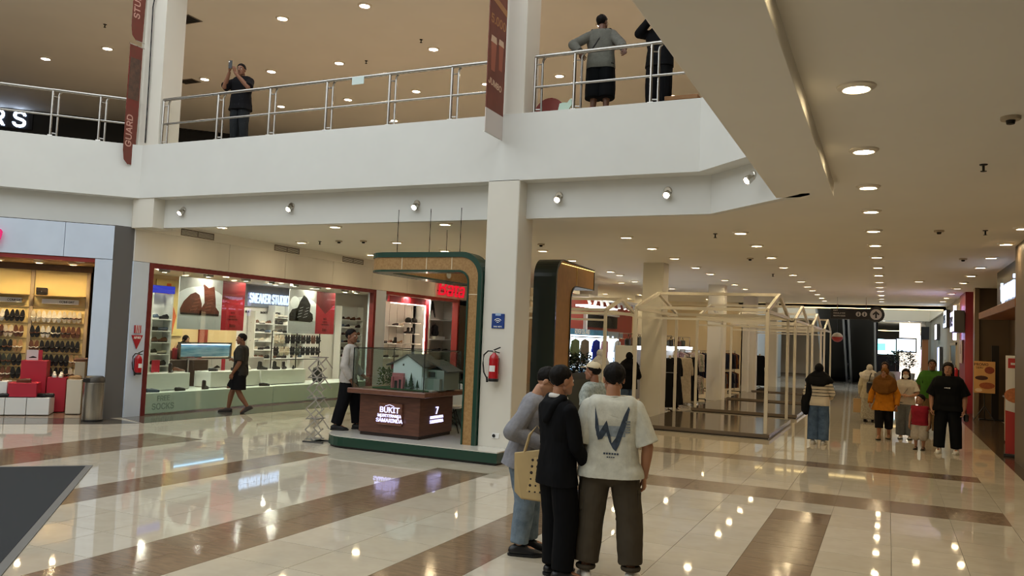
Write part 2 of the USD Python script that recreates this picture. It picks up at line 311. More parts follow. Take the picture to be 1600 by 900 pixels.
for k, (x, y, w) in enumerate([(.87, 9.52, 'nearest on the right'), (-2.8, 14.53, 'left of the nearest left row lamp'), (1.37, 14.65, 'near the right lamp row'), (-11.65, 14.77, 'beside the lamp over the shoe window'), (-2.84, 22.88, 'farther along the left lamp rows')]):
    lab = 'small dark sprinkler head hanging from the ceiling, ' + w
    if p0 is None:
        p0 = thing('sprinkler', lab, 'sprinkler', (x, y, ZC), group='sprinkler heads')
        obj('rosette', lathe([(.001, -.012), (.035, -.01), (.04, 0)], 14), dark_metal, p0); obj('nozzle', cat_(tr(lathe([(.012, -.07), (.012, -.01)], 8)), tr(lathe([(.001, -.08), (.03, -.075), (.03, -.07), (.001, -.07)], 12))), dark_metal, p0)
    else: dup(p0, lab, (x, y, ZC))
for x, y, w in ((-16.88, 13.0, 'left of the corner column'), (-12.35, 17.14, 'over the middle of the rail'), (-10.18, 16.28, 'left of the drinks banner')): dup(p0, 'small dark sprinkler head on the upper ceiling, ' + w, (x, y, ZUP), group='upper sprinkler heads')
# vents of the upper ceiling
def vent(label, loc, w, d, n, rz=0, base=None, up=True):
    t = thing('air_vent', label, 'air vent', loc, rz, base=base)
    obj('frame', cat_(bx(-w / 2, w / 2, -d / 2, -d / 2 + .02, -.015, 0), bx(-w / 2, w / 2, d / 2 - .02, d / 2, -.015, 0), bx(-w / 2, -w / 2 + .02, -d / 2, d / 2, -.015, 0), bx(w / 2 - .02, w / 2, -d / 2, d / 2, -.015, 0)), mat('vent_frame', '8d8478', .5), t)
    obj('backing', bx(-w / 2 + .02, w / 2 - .02, -d / 2 + .02, d / 2 - .02, -.004, 0), black_plastic, t)
    for k in range(n):
        y = -d / 2 + .04 + (d - .08) * k / (n - 1); obj('slat', tr(bx(-w / 2 + .02, w / 2 - .02, -.012, .012, -.002, .002), 0, y, -.012, rx=30), mat('vent_slat', '7a7268', .5), t)
vent('square grey air vent in the upper ceiling right of the corner column', (-14.75, 13.42, ZUP), .62, .42, 7)
vent('small grey air vent in the upper ceiling left of the man with the phone', (-18.4, 17.0, ZUP), .6, .35, 6)

# ---------------------------------------------------------------- balcony railing
pane = glass_mat('railing_glass', 'fdfefd', k=.05)
def railing(label, base, x0, posts, bays, top_ext=None):
    t = thing('balcony_railing', label, 'railing', base.o.tolist() + [Z2 + .03], base.rz)
    H_, mid = .87, .40
    for x in posts:
        obj('post', cat_(rod((x, 0, 0), (x, 0, H_), .024, 10), rod((x - .04, 0, .004), (x + .04, 0, .004), .03, 8)), steel, t, smooth=40)
        obj('inner_post', cat_(rod((x + .10, .03, .02), (x + .10, .03, H_ - .1), .018, 8), rod((x, .0, H_ - .12), (x + .1, .03, H_ - .12), .01, 6), rod((x, 0, .06), (x + .1, .03, .06), .01, 6), tube([(x + .10, .03, H_ - .1), (x + .11, .03, H_ - .05), (x + .15, .02, H_ - .015)], .018, 8)), steel, t, smooth=40)
    for a, b in bays:
        obj('handrail', rod((a, 0, H_), (b, 0, H_), .030, 12), steel, t, smooth=40); obj('mid_rail', rod((a, 0, mid), (b, 0, mid), .02, 10), steel, t, smooth=40)
        obj('glass_pane', bx(a + .14, b - .04, .028, .036, .03, H_ - .05), pane, t)
RB = Frame((0, 11.08), 0)
ps = [-12.42, -11.22, -10.0, -8.76, -7.49, -6.32]
railing('long steel balcony railing left of the tall pillar', RB, 0, [-12.6] + ps[1:], [(-12.6, -11.22), (-11.22, -10), (-10, -8.76), (-8.76, -7.49), (-7.49, -6.32), (-6.32, -5.58)])
railing('steel balcony railing right of the tall pillar, with two people behind it', RB, 0, [-4.88, -4.25, -3.09], [(-4.88, -4.25), (-4.25, -3.09), (-3.09, -2.4)])
RL = Frame((-13.06, 11.02), 45)
railing('angled steel balcony railing left of the corner column', RL, 0, [-4.2, -2.95, -1.55, -.75], [(-4.2, -2.95), (-2.95, -1.55), (-1.55, -.75), (-.75, -.12)])
obj('notice', tr(bx(-.12, .12, -.004, .004, -.13, .0), -8.1, 11.04, Z2 + .9), mat('pale_notice', 'cfe0dc', .5), label='small pale notice card hanging on the balcony handrail', cat='notice')
t = thing('display_sign', 'red and brown arched display sign standing behind the railing beside the pillar', 'sign', (-4.5, 11.3, Z2))
th = np.linspace(0, math.pi, 16)
obj('board', plate([(-.46, 0)] + [(-.2 - .26 * math.cos(a) * 0 + .27 * -math.cos(a) - .02, .02 + .30 * math.sin(a)) for a in th] + [(.46, .14), (.46, 0)], 0, .04), mat('maroon_board', '7d2a1f', .5), t)
obj('figure', cat_(tr(plate(Polygon([(-.16, 0), (.14, 0), (.1, .06), (.09, .12), (.15, .2), (.17, .25), (.13, .26), (.08, .2), (.02, .21), (-.04, .2), (-.06, .1), (-.1, .08)]).buffer(.012), -.03, -.005))), mat('mint_cutout', 'cfe6d8', .5), t)
t = thing('cardboard_box', 'brown and white box standing at the balcony edge beside the soffit', 'box', (-2.72, 11.5, Z2))
obj('carton', bx(-.22, .22, -.15, .15, 0, .14, .006), mat('box_white', 'c9beac', .6), t); obj('lid', bx(-.24, .24, -.16, .16, .14, .2, .006), mat('box_brown', '9a6d44', .6), t)

# ---------------------------------------------------------------- hanging banners
cup_brown = mat('banner_brown', '6a3324', .55, col2='7d3e2b', scale=2.5); cream = mat('banner_cream', 'd9b79a', .55)
t = thing('hanging_banner', 'brown drinks banner with two iced cups hanging in front of the tall pillar', 'banner', (-5.36, 10.705, 4.8))
# local y spans the banner's width (-.29..+.29), z upwards
def facing(poly, x0, x1): m = prism(poly, 0, abs(x1 - x0)); v = m.vertices.copy(); m.vertices = np.stack([min(x0, x1) + v[:, 2], v[:, 0], v[:, 1]], 1); return m
obj('cloth', facing([(-.29, .36), (.29, .36), (.29, 2.9), (-.29, 2.9)], -.006, .006), cup_brown, t)
obj('hem', facing([(-.29, .0), (.29, .0), (.29, .36), (-.29, .36)], -.006, .006), mat('banner_white', 'd8cdc6', .55), t)
for yy, zz, s in ((-.12, .95, 1.0), (.13, 1.02, .9)):
    c = obj('cup_print', facing([(yy - .09 * s, zz + .42 * s), (yy + .09 * s, zz + .42 * s), (yy + .06 * s, zz), (yy - .06 * s, zz)], .006, .008), mat('tea_print', 'a4573d', .5), t)
    obj('cup_lid', facing([(yy - .1 * s, zz + .42 * s), (yy + .1 * s, zz + .42 * s), (yy + .08 * s, zz + .52 * s), (yy - .08 * s, zz + .52 * s)], .006, .0085), cream, c)
def side_text(s, h, y, z, x, m, parent, nm, rot=0):
    q = meshkit.text_mesh(s, h, .002, True); v = q.vertices.copy(); v[:, 0] -= v[:, 0].mean(); a = math.radians(rot)
    vx, vz = v[:, 0] * math.cos(a) - v[:, 1] * math.sin(a), v[:, 0] * math.sin(a) + v[:, 1] * math.cos(a)
    q.vertices = np.stack([x + v[:, 2], y + vx, z + vz], 1); return obj(nm, q, m, parent)
side_text('JUMBO', .09, 0, .72, .006, cream, t, 'lettering', -6); side_text('5.000', .13, .02, 1.66, .006, mat('banner_gold', 'a9713f', .5), t, 'price'); side_text('20.000', .12, .02, 2.18, .006, mat('banner_gold'), t, 'price')
obj('ribbon_print', facing([(-.29, 2.02), (.29, 1.9), (.29, 2.0), (-.29, 2.12)], .006, .008), mat('banner_gold'), t)
obj('fruit_print', facing([(-.29, 2.62), (.1, 2.36), (.29, 2.4), (.29, 2.9), (-.29, 2.9)], .006, .008), mat('peach_print', 'd79a7c', .5, col2='b9694c', scale=6), t)
obj('bracket', cat_(rod((0, -.31, 2.9), (0, .2, 2.9), .012), rod((0, -.31, 0), (0, .2, .0), .008)), chrome, t)
red_banner = mat('banner_red', '7d3127', .55, col2='6d3a2a', scale=3)
BL = [(-.14, .25), (-.11, .08), (-.02, 0), (.12, .0), (.14, 1.0), (.14, 2.3), (-.14, 2.3)]
for k, (zz, w) in enumerate(((4.8, 'lower'), (7.2, 'upper'))):
    t = thing('hanging_banner', '%s of the two narrow red banners hanging on the corner column' % w, 'banner', (-13.13, 10.82, zz))
    obj('cloth', facing(BL, -.006, .006), red_banner, t); obj('rail', cat_(rod((0, -.16, 2.3), (0, .18, 2.3), .012), rod((0, -.02, 0), (0, .18, 0), .008)), chrome, t)
    side_text('GUARD' if k == 0 else 'STUD', .13, .02, .62, .006, mat('banner_pink', 'c99a8a', .5), t, 'lettering', 90)
    obj('photo_print', facing([(-.12, 1.25), (.12, 1.25), (.12, 2.05), (-.12, 2.05)], .006, .008), mat('banner_photo', '6a4a38', .5, col2='4d3a30', scale=9), t)
# ================================================================ PEOPLE
V = lambda *a: np.array(a, float)
def nrm(a): a = np.asarray(a, float); return a / (np.linalg.norm(a) + 1e-12)
def rotm(yaw, pitch, roll=0.0):                            # yaw to the left (+), pitch down (-) / up (+), degrees
    R = trimesh.transformations.rotation_matrix
    return (R(math.radians(yaw), (0, 0, 1)) @ R(math.radians(pitch), (1, 0, 0)) @ R(math.radians(roll), (0, 1, 0)))[:3, :3]
JOINTS = dict(neck=(0, -.010, .846), head=(0, .012, .93), shR=(.102, -.008, .792), shL=(-.102, -.008, .792), elR=(.142, -.025, .632), elL=(-.142, -.025, .632), wrR=(.148, .03, .482), wrL=(-.148, .03, .482),
              hipR=(.052, 0, .515), hipL=(-.052, 0, .515), knR=(.06, .012, .285), knL=(-.06, .012, .285), anR=(.062, -.012, .05), anL=(-.062, -.012, .05))
def hand_mesh(wr, d, palm, curl, side, s):
    X = nrm(d); Z = np.array(palm, float) - X * (X @ np.array(palm, float)); Z = nrm(Z); T = np.cross(X, Z) * (1 if side == 'R' else -1)
    P = lambda x, y, z: wr + s * (x * X + y * T + z * Z)
    parts = [hull([(P(-.012, .008, 0), .017 * s), (P(-.012, -.008, 0), .017 * s), (P(.08, .028, 0), .0125 * s), (P(.083, -.03, 0), .0115 * s), (P(.04, .0, .004), .016 * s)])]
    for y, L, r in ((.029, .07, .0092), (.009, .079, .0095), (-.011, .073, .0091), (-.030, .057, .0083)):
        p, a = V(.082, y, 0), .12
        for k, fr in enumerate((.45, .31, .24)):
            a += curl * (.75, 1.15, .8)[k]; q = p + L * fr * V(math.cos(a), y * .12 / .03 * .3, math.sin(a))
            parts.append(hull([(P(*p), r * s * (1 - .07 * k)), (P(*q), r * s * (.92 - .07 * k))])); p = q
    c = min(curl, .9); th = [V(.016, .024, .004), V(.05, .05 - .01 * c, .012 + .016 * c), V(.082, .052 - .022 * c, .018 + .03 * c), V(.1, .046 - .03 * c, .022 + .035 * c)]
    for k in range(3): parts.append(hull([(P(*th[k]), (.0135, .0115, .0098)[k] * s), (P(*th[k + 1]), (.0115, .0098, .0085)[k] * s)]))
    return m3.Manifold.batch_boolean(parts, m3.OpType.Add)
def ell(c, r): return m3.Manifold.hull_points(_ico2 * np.array(r) + np.array(c, float))
_ico2 = np.array(trimesh.creation.icosphere(2, 1.0).vertices)
def place(m, R, c, s=1.0): return m.transform(np.hstack([R * s, np.array(c, float)[:, None]]))
HAIR_N = nrm((0, -.115, .12))
class Person: pass
def person(name, label, loc, face, h=1.68, J={}, top=None, bot=None, skin='a9785a', hair='short', hair_col='15110f', shoe=None, look=(0, 0), hands={}, res=.02, build=1.0, group=None, face_on=True, belly=0.0, hide=(), seed=1):
    o = Person(); o.t = thing(name, label, 'person', loc, face, group); o.h = h
    j = {k: np.array(J.get(k, v), float) * h for k, v in JOINTS.items()}
    o.j = j; b = build * h; hs = h / 1.68 if h > 1.35 else .86
    Pc, Nc = (j['hipR'] + j['hipL']) / 2, j['neck']; uu = nrm(Nc - Pc); L = np.linalg.norm(Nc - Pc)
    r0, r1 = nrm(j['hipR'] - j['hipL']), nrm(j['shR'] - j['shL'])
    def tp(t, s, f):
        r = nrm(r0 * (1 - min(max(t, 0), 1)) + r1 * min(max(t, 0), 1)); fw = nrm(np.cross(uu, r)); return Pc + uu * (t * L) + r * s * b + fw * f * b
    o.tp = tp
    ST = [(0.0, .05, -.004, .062), (.14, .048, .002 + belly * .5, .06 + belly * .4), (.4, .044, .004 + belly, .053 + belly * .6), (.7, .058, .008, .06), (.84, .06, .0, .046)]
    def torso(e, stations=ST):
        ms = []
        for a, c in zip(stations[:-1], stations[1:]):
            ms.append(hull([(tp(t, sg * s, f), (r + e) * b) for t, s, f, r in (a, c) for sg in (-1, 1)]))
        return ms
    def shoulders(e): return [hull([(j['neck'] - uu * .016 * h, (.031 + e * .5) * b), (j['sh' + sd], (.028 + e * .6) * b), (tp(.8, sg * .05, 0), (.05 + e) * b)]) for sd, sg in (('R', 1), ('L', -1))]
    # ---- body: one surface
    ms = torso(-.002) + shoulders(-.006)
    for sd in 'RL':
        ms += [hull([(j['sh' + sd], .034 * b), (j['el' + sd], .025 * b)]), hull([(j['el' + sd], .025 * b), (j['el' + sd] * .68 + j['wr' + sd] * .32, .0255 * b), (j['wr' + sd], .0165 * b)])]
        kn, an = j['kn' + sd], j['an' + sd]; calf = kn * .66 + an * .34 + nrm(np.cross(an - kn, r0)) * -.008 * h
        ms += [hull([(j['hip' + sd], .058 * b), (kn, .034 * b)]), hull([(kn, .033 * b), (calf, .033 * b)]), hull([(calf, .033 * b), (an, .02 * b)])]
        fd = hands.get('foot' + sd, (0, 1, 0)); fd = nrm(fd); ms.append(hull([(an + V(0, 0, -.012) * h - fd * .015 * h, .02 * h), (an + fd * .085 * h + V(0, 0, -.03 * h), .0165 * h), (an + fd * .05 * h + V(0, 0, -.02 * h), .022 * h)]))
    Rh = rotm(*look); hc = j['head'] + V(0, 0, 0)
    ms.append(hull([(j['neck'] - uu * .01 * h, .034 * b), (j['neck'] * .4 + hc * .6 - V(0, .01, .01) * h, .031 * b)]))
    body = soft(m3.Manifold.batch_boolean(ms, m3.OpType.Add), res, 8)
    hd = [ell((0, -.012, .025), (.075, .094, .09)), hull([((0, .045, .01), .05), ((.03, .045, -.03), .032), ((-.03, .045, -.03), .032), ((.02, .062, -.088), .022), ((-.02, .062, -.088), .022), ((.048, .0, -.06), .022), ((-.048, 0, -.06), .022)])]
    head = [to_m3(soft(m3.Manifold.batch_boolean(hd, m3.OpType.Add), .012, 5))]
    head += [hull([((0, .088, .006), .008), ((0, .104, -.026), .0105), ((.012, .09, -.032), .008), ((-.012, .09, -.032), .008)]), ell((.077, -.012, -.008), (.011, .021, .032)), ell((-.077, -.012, -.008), (.011, .021, .032))]
    head = place(m3.Manifold.batch_boolean(head, m3.OpType.Add), Rh, hc, hs)
    allm = [to_m3(body), head]
    for sd in 'RL':
        if sd in hide: continue
        d, palm, curl = hands.get(sd, (None, None, .45)); d = j['wr' + sd] - j['el' + sd] if d is None else np.array(d, float); palm = (V(-1, .15, 0) if sd == 'R' else V(1, .15, 0)) if palm is None else palm
        allm.append(hand_mesh(j['wr' + sd] + nrm(d) * .008, d, palm, curl, sd, hs * .98))
    bm = m3.Manifold.batch_boolean(allm, m3.OpType.Add)
    obj('body', to_tm(bm), mat('skin_' + skin, skin, .5, var=.06, scale=9), o.t, smooth=60)
    # ---- face
    o.Rh, o.hc, o.hs = Rh, hc, hs
    def onhead(m): m = m.copy(); m.vertices = (np.array(m.vertices) * hs) @ Rh.T + hc; return m
    o.onhead = onhead
    if face_on:
        for sg in (-1, 1):
            e = obj('eye', onhead(ball((sg * .031, .0765, .006), .0118)), mat('eye_white', 'd9d2c8', .3), o.t, smooth=True); obj('iris', onhead(ball((sg * .031, .0832, .006), .0068)), mat('eye_dark', '1c120d', .25), e, smooth=True)
            obj('eyebrow', onhead(tube([(sg * .014, .093, .026), (sg * .03, .0925, .031), (sg * .048, .082, .026)], [.003, .004, .002], 6)), mat('brow_dark', '17110e', .7), o.t)
        obj('lips', onhead(cat_(tube([(-.022, .084, -.058), (0, .0945, -.056), (.022, .084, -.058)], [.003, .0055, .003], 6), tube([(-.02, .083, -.063), (0, .092, -.064), (.02, .083, -.063)], [.003, .006, .003], 6))), mat('lip_tone', '84493d', .45), o.t, smooth=True)
    # ---- hair or scarf
    hm = mat('hair_' + hair_col, hair_col, .6, spec=.15, var=.4, scale=60)
    if hair in ('short', 'long', 'cap', 'bun'):
        hr = ell((0, -.02, .036), (.086, .101, .094))
        a = hr.trim_by_plane(tuple(HAIR_N), float(HAIR_N @ V(0, .058, .07)))
        if hair == 'long': a = m3.Manifold.batch_boolean([ell((0, -.02, .04), (.094, .108, .1)).trim_by_plane(tuple(HAIR_N), float(HAIR_N @ V(0, .058, .06))), hull([((.062, -.02, .01), .04), ((-.062, -.02, .01), .04), ((.07, -.035, -.13), .035), ((-.07, -.035, -.13), .035), ((0, -.08, 0), .04)])], m3.OpType.Add) - ell((0, .075, -.05), (.066, .1, .105))
        tm_ = soft(a, .009, 2, amp=.008, freq=42, seed=seed)
        if hair != 'cap' or True: obj('hair', onhead(tm_), hm, o.t, smooth=70)
    if hair == 'cap':
        c = ell((0, -.016, .045), (.092, .108, .088)).trim_by_plane((0, -.12, .99), .052); br = hull([((.05, .06, .06), .008), ((-.05, .06, .06), .008), ((.045, .15, .048), .006), ((-.045, .15, .048), .006)])
        q = obj('cap', onhead(soft(c, .012, 3)), mat('cap_cloth', 'cdbd9b', .7), o.t, smooth=60); obj('visor', onhead(to_tm(br)), mat('cap_cloth'), q)
    if isinstance(hair, dict):                             # a headscarf
        hj = [place(ell((0, -.016, .02), (.09, .108, .112)), Rh, hc, hs), place(hull([((.035, .03, -.08), .042), ((-.035, .03, -.08), .042), ((0, -.05, -.08), .05)]), Rh, hc, hs)]
        dr = hair.get('drop', .74); cz = [hull([(hc + V(0, -.02, -.05) * 1.0, .07 * hs), (j['neck'] + V(0, .01, 0), .06 * h), (j['shR'] * .85 + V(0, 0, .02 * h) + j['neck'] * .15, .055 * h), (j['shL'] * .85 + V(0, 0, .02 * h) + j['neck'] * .15, .055 * h)])]
        cz.append(hull([(j['shR'] * V(.85, 1, 1) + V(0, 0, .005 * h), .068 * h), (j['shL'] * V(.85, 1, 1) + V(0, 0, .005 * h), .068 * h), (V(.05 * h, .055 * h, .75 * h), .045 * h), (V(-.05 * h, .055 * h, .75 * h), .045 * h), (V(.05 * h, -.055 * h, .77 * h), .045 * h), (V(-.05 * h, -.055 * h, .77 * h), .045 * h), (V(.045 * h, .085 * h, dr * h), .025 * h), (V(-.045 * h, .085 * h, dr * h), .025 * h), (V(.06 * h, -.078 * h, dr * h + .02), .025 * h), (V(-.06 * h, -.078 * h, dr * h + .02), .025 * h), (V(.135 * h, 0, dr * h + .05 * h), .035 * h), (V(-.135 * h, 0, dr * h + .05 * h), .035 * h)]))
        sc = m3.Manifold.batch_boolean(hj + cz, m3.OpType.Add) - place(ell((0, .12, -.012), (.058, .085, .083)), Rh, hc, hs)
        obj('headscarf', soft(sc, .016, 4, amp=.006, freq=10, seed=seed), hair['mat'], o.t, smooth=60)
    # ---- clothes
    if top:
        e = top.get('e', .012); fl_ = top.get('flare', 0.0); hem = top.get('hem', -.12)
        st = [(hem - .12, .052 + fl_, 0, .062 + fl_), (min(hem, -.02), .052 + fl_ * .8, 0, .063 + fl_ * .8)] + ST
        if hem > .0: st = ST
        ms = [m for m in torso(e, st)] + shoulders(e * .9)
        main = m3.Manifold.batch_boolean(ms, m3.OpType.Add).trim_by_plane(tuple(uu), float(uu @ tp(hem, 0, 0)))
        main = main.trim_by_plane(tuple(-uu), float(-uu @ (j['neck'] + uu * .008 * h)))
        parts = [main]
        sl = top.get('sleeve', 'short')
        if sl:
            for sd in 'RL':
                sh, el, wr = j['sh' + sd], j['el' + sd], j['wr' + sd]
                if sl == 'short':
                    q = top.get('len', .72); en = sh + (el - sh) * q; dn = nrm(el - sh)
                    s_ = hull([(sh, (.030 + e * .8) * b), (en + dn * .04, (.031 + e * 1.15) * b)]).trim_by_plane(tuple(-dn), float(-dn @ en))
                else:
                    dn = nrm(wr - el); en = el + (wr - el) * top.get('len', 1.0); wide = top.get('cuff', 0.0)
                    s_ = m3.Manifold.batch_boolean([hull([(sh, (.030 + e * .7) * b), (el, (.028 + e * .8) * b)]), hull([(el, (.028 + e * .8) * b), (en + dn * .03, (.020 + e * .7 + wide) * b)]).trim_by_plane(tuple(-dn), float(-dn @ en))], m3.OpType.Add)
                parts.append(s_)
        tm_ = soft(m3.Manifold.batch_boolean(parts, m3.OpType.Add), res * .9, 8, amp=top.get('fold', .006), freq=top.get('freq', 9), seed=seed)
        o.top = obj(top.get('name', 'shirt'), tm_, top['mat'], o.t, smooth=60); o.top_mesh = tm_
    if bot:
        e = bot.get('e', .012); n = bot.get('len', 1.93); ms = []
        if bot.get('kind') == 'skirt':
            z1 = bot.get('to', .06); w = bot.get('w', .1); ms = [hull([(tp(.2, s, 0), (.056 + e) * b) for s in (-.045, .045)] + [(tp(-.02, s, 0), (.064 + e) * b) for s in (-.05, .05)]), hull([(tp(-.02, s, 0), (.064 + e) * b) for s in (-.05, .05)] + [(V(s * h * w, f * h * w * .7, z1 * h), .03 * h) for s in (-1, 1) for f in (-1, 1)])]
            main = m3.Manifold.batch_boolean(ms, m3.OpType.Add).trim_by_plane((0, 0, 1), z1 * h)
        else:
            ms = torso(e * .8, [(-.02, .05, 0, .063), (.12, .046, 0, .058), (.27, .043, 0, .053)])[:]; main = None; fw = bot.get('wide', 1.0)
            for sd in 'RL':
                hp, kn, an = j['hip' + sd], j['kn' + sd], j['an' + sd]
                if n <= 1:
                    en = hp + (kn - hp) * n; dn = nrm(kn - hp); ms.append(hull([(hp, (.058 + e) * b), (en + dn * .05, (.044 + e * 1.6 * fw) * b)]).trim_by_plane(tuple(-dn), float(-dn @ en)))
                else:
                    en = kn + (an - kn) * (n - 1); dn = nrm(an - kn); ms.append(hull([(hp, (.058 + e * .9) * b), (kn, (.039 + e * 1.25 * fw) * b)])); ms.append(hull([(kn, (.039 + e * 1.25 * fw) * b), (en + dn * .03, (.027 + e * 1.5 * fw) * b)]).trim_by_plane(tuple(-dn), float(-dn @ en)))
            main = m3.Manifold.batch_boolean(ms, m3.OpType.Add)
        o.bot = obj(bot.get('name', 'trousers'), soft(main, res * .95, 8, amp=bot.get('fold', .006), freq=bot.get('freq', 8), seed=seed + 3), bot['mat'], o.t, smooth=60)
    if shoe:
        for sd in 'RL':
            an = j['an' + sd]; fd = nrm(hands.get('foot' + sd, (0, 1, 0))); k = h * shoe.get('k', 1.0); rt = nrm(np.cross(fd, (0, 0, 1))); up = np.cross(rt, fd)
            P = lambda x, y, z: an + k * (x * rt + y * fd + z * up) - V(0, 0, .05 * k * 0)
            zf = -.05
            up_ = hull([(P(0, -.028, zf + .028), .024 * k), (P(.006, .07, zf + .018), .021 * k), (P(-.006, .07, zf + .018), .021 * k), (P(0, .105, zf + .014), .015 * k), (P(0, .0, zf + .045), .022 * k)])
            low = P(0, 0, zf + .008); q = up_.trim_by_plane(tuple(up), float(up @ low))
            u_ = obj(shoe.get('name', 'shoe'), soft(q, .02, 2), shoe['mat'], o.t, smooth=60)
            so = hull([(P(0, -.032, zf + .01), .0235 * k), (P(.012, .075, zf + .01), .024 * k), (P(-.012, .075, zf + .01), .024 * k), (P(0, .112, zf + .012), .017 * k)])
            so = so.trim_by_plane(tuple(up), float(up @ P(0, 0, zf))).trim_by_plane(tuple(-up), float(-up @ P(0, 0, zf + .014)))
            obj('sole', to_tm(so), shoe.get('sole', mat('sole_dark', '2a2725', .6)), u_)
    return o
def print_on(o, poly, m, name, back=True, off=.003):       # flat print laid onto the shirt's cloth; poly in (x, z) of the wearer
    t = prism(poly, 0, .001); v, f = trimesh.remesh.subdivide_to_size(t.vertices, t.faces, .022)
    sv = np.array(o.top_mesh.vertices); nn = o.top_mesh.vertex_normals; k = nn[:, 1] < -.15 if back else nn[:, 1] > .15
    from scipy.interpolate import LinearNDInterpolator, NearestNDInterpolator
    p = sv[k][:, [0, 2]]; y = LinearNDInterpolator(p, sv[k][:, 1])(v[:, 0], v[:, 1]); y2 = NearestNDInterpolator(p, sv[k][:, 1])(v[:, 0], v[:, 1]); y = np.where(np.isnan(y), y2, y)
    sg = -1 if back else 1
    q = trimesh.Trimesh(np.stack([v[:, 0], y + sg * (off + v[:, 2]), v[:, 1]], 1), f, process=False); return obj(name, q, m, o.top)
def cloth(name, col, col2=None, rough=.8, scale=14, **k): return mat(name, col, rough, spec=.12, col2=col2 or None, var=0 if col2 else .18, scale=scale, bump=.15, bscale=350, **k)
# ================================================================ SHOES AND SHELVES
def leather(c, r=.45): return mat('leather_' + c, c, r, var=.15, scale=25)
def shoe_parts(t, c, kind='sneaker', sole='e8e4dc'):
    if kind == 'sandal_pair':                              # a pair hung on the wall, toes down, front towards -y
        for sg in (-1, 1):
            pts = np.array([(0.036 * math.sin(a) * (1 + .18 * math.cos(a)), -.1 * math.cos(a)) for a in np.linspace(0, 2 * math.pi, 15)[:-1]])
            fb = obj('footbed', tr(plate([tuple(p * 1.22) for p in pts], -.012, .008), sg * .046, 0, -.01, ry=sg * 4), leather(c), t)
            obj('strap', tr(tube([(-.038, -.008, -.03), (-.022, -.045, -.035), (0, -.052, -.045), (.022, -.045, -.035), (.038, -.008, -.03)], .013, 6), sg * .046, 0, 0), leather(sole), t)
        obj('hook', rod((0, -.02, .1), (0, .03, .11), .004, 5), chrome, t)
        return
    up = [((0, -.10, .045), .034), ((0, -.08, .085 if kind != 'flat' else .05), .026), ((.012, .06, .035), .03), ((-.012, .06, .035), .03), ((0, .12, .028), .024)]
    u = hull(up[:1] + up[1:2] + [((0, .0, .06 if kind != 'flat' else .042), .03)]) + hull([((0, -.03, .05), .03)] + up[2:]) + hull([up[0], up[2], up[3]])
    if kind == 'boot': u = u + hull([((0, -.085, .06), .036), ((0, -.08, .17), .036), ((0, -.04, .06), .034), ((0, -.045, .165), .034)])
    if kind == 'pump': u = hull([((0, -.1, .075), .022), ((0, -.06, .065), .024), ((0, -.1, .055), .02)]) + hull([((0, -.05, .055), .022), ((.01, .07, .025), .026), ((-.01, .07, .025), .026), ((0, .125, .018), .016)])
    obj('upper', to_tm(u.trim_by_plane((0, 0, 1), .012)), leather(c), t, smooth=45)
    s = [(.0, -.135), (.034, -.1), (.032, -.02), (.044, .07), (.024, .135), (0, .148), (-.024, .135), (-.044, .07), (-.032, -.02), (-.034, -.1)]
    if kind == 'pump':
        obj('sole', prism(Polygon(s).buffer(-.008), 0, .01).apply_transform(np.eye(4)), leather(sole), t); obj('heel', rod((0, -.1, 0), (0, -.1, .06), .008, 6, .016), leather(c), t)
    else: obj('sole', prism(s, 0, .026 if kind == 'sneaker' else .016), leather(sole), t)
    if kind in ('sneaker', 'boot'): obj('laces', cat_(*[rod((-.02, .03 - .03 * k, .066 + .012 * k), (.02, .03 - .03 * k, .066 + .012 * k), .0045, 5) for k in range(3)]), leather(sole), t)
_sh = {}
def shoe(label, group, loc, rz, base, c, kind='sneaker', sole='e8e4dc'):
    nm = {'sneaker': 'sneaker', 'boot': 'boot', 'pump': 'pump_shoe', 'flat': 'flat_shoe', 'sandal_pair': 'sandals'}[kind]; k = (nm, c, sole)
    if k in _sh: return dup(_sh[k], label, loc, rz, group, base=base)
    t = thing(nm, label, 'sandals' if kind == 'sandal_pair' else 'shoe', loc, rz, group, base=base); shoe_parts(t, c, kind, sole); _sh[k] = t; return t
NAME = {'171412': 'black', '2a211c': 'near-black', 'd9cdb4': 'cream', 'e6e0d2': 'white', '6b412a': 'brown', 'b08a5c': 'tan', '3b3f33': 'olive black', '9c2a2a': 'red', '4b5a6c': 'slate'}
silver = mat('silver_cladding', 'd2deee', .42, .08, var=.05, scale=2)
silver_warm = mat('silver_fascia', 'e4e0d8', .4, .08, var=.06, scale=1.5, stretch=(1, 1, .1))
pier_dark = mat('pier_grey', '6d6a67', .4, .3)
shop_lamp = lamp_mat('shop_lamp_warm', 'ffe0aa', SHOP * 1.6)
shop_lamp_w = lamp_mat('shop_lamp_white', 'fff2e0', SHOP * 1.5)
strip_glow = lamp_mat('strip_light', 'e4ecff', 8.0)
cream_panel = mat('yellow_backlit_panel', 'e9cf8c', .5, var=.05, scale=2)
red_box = mat('red_display', 'b5283a', .4); white_box = mat('white_display', 'e6e6e0', .35)

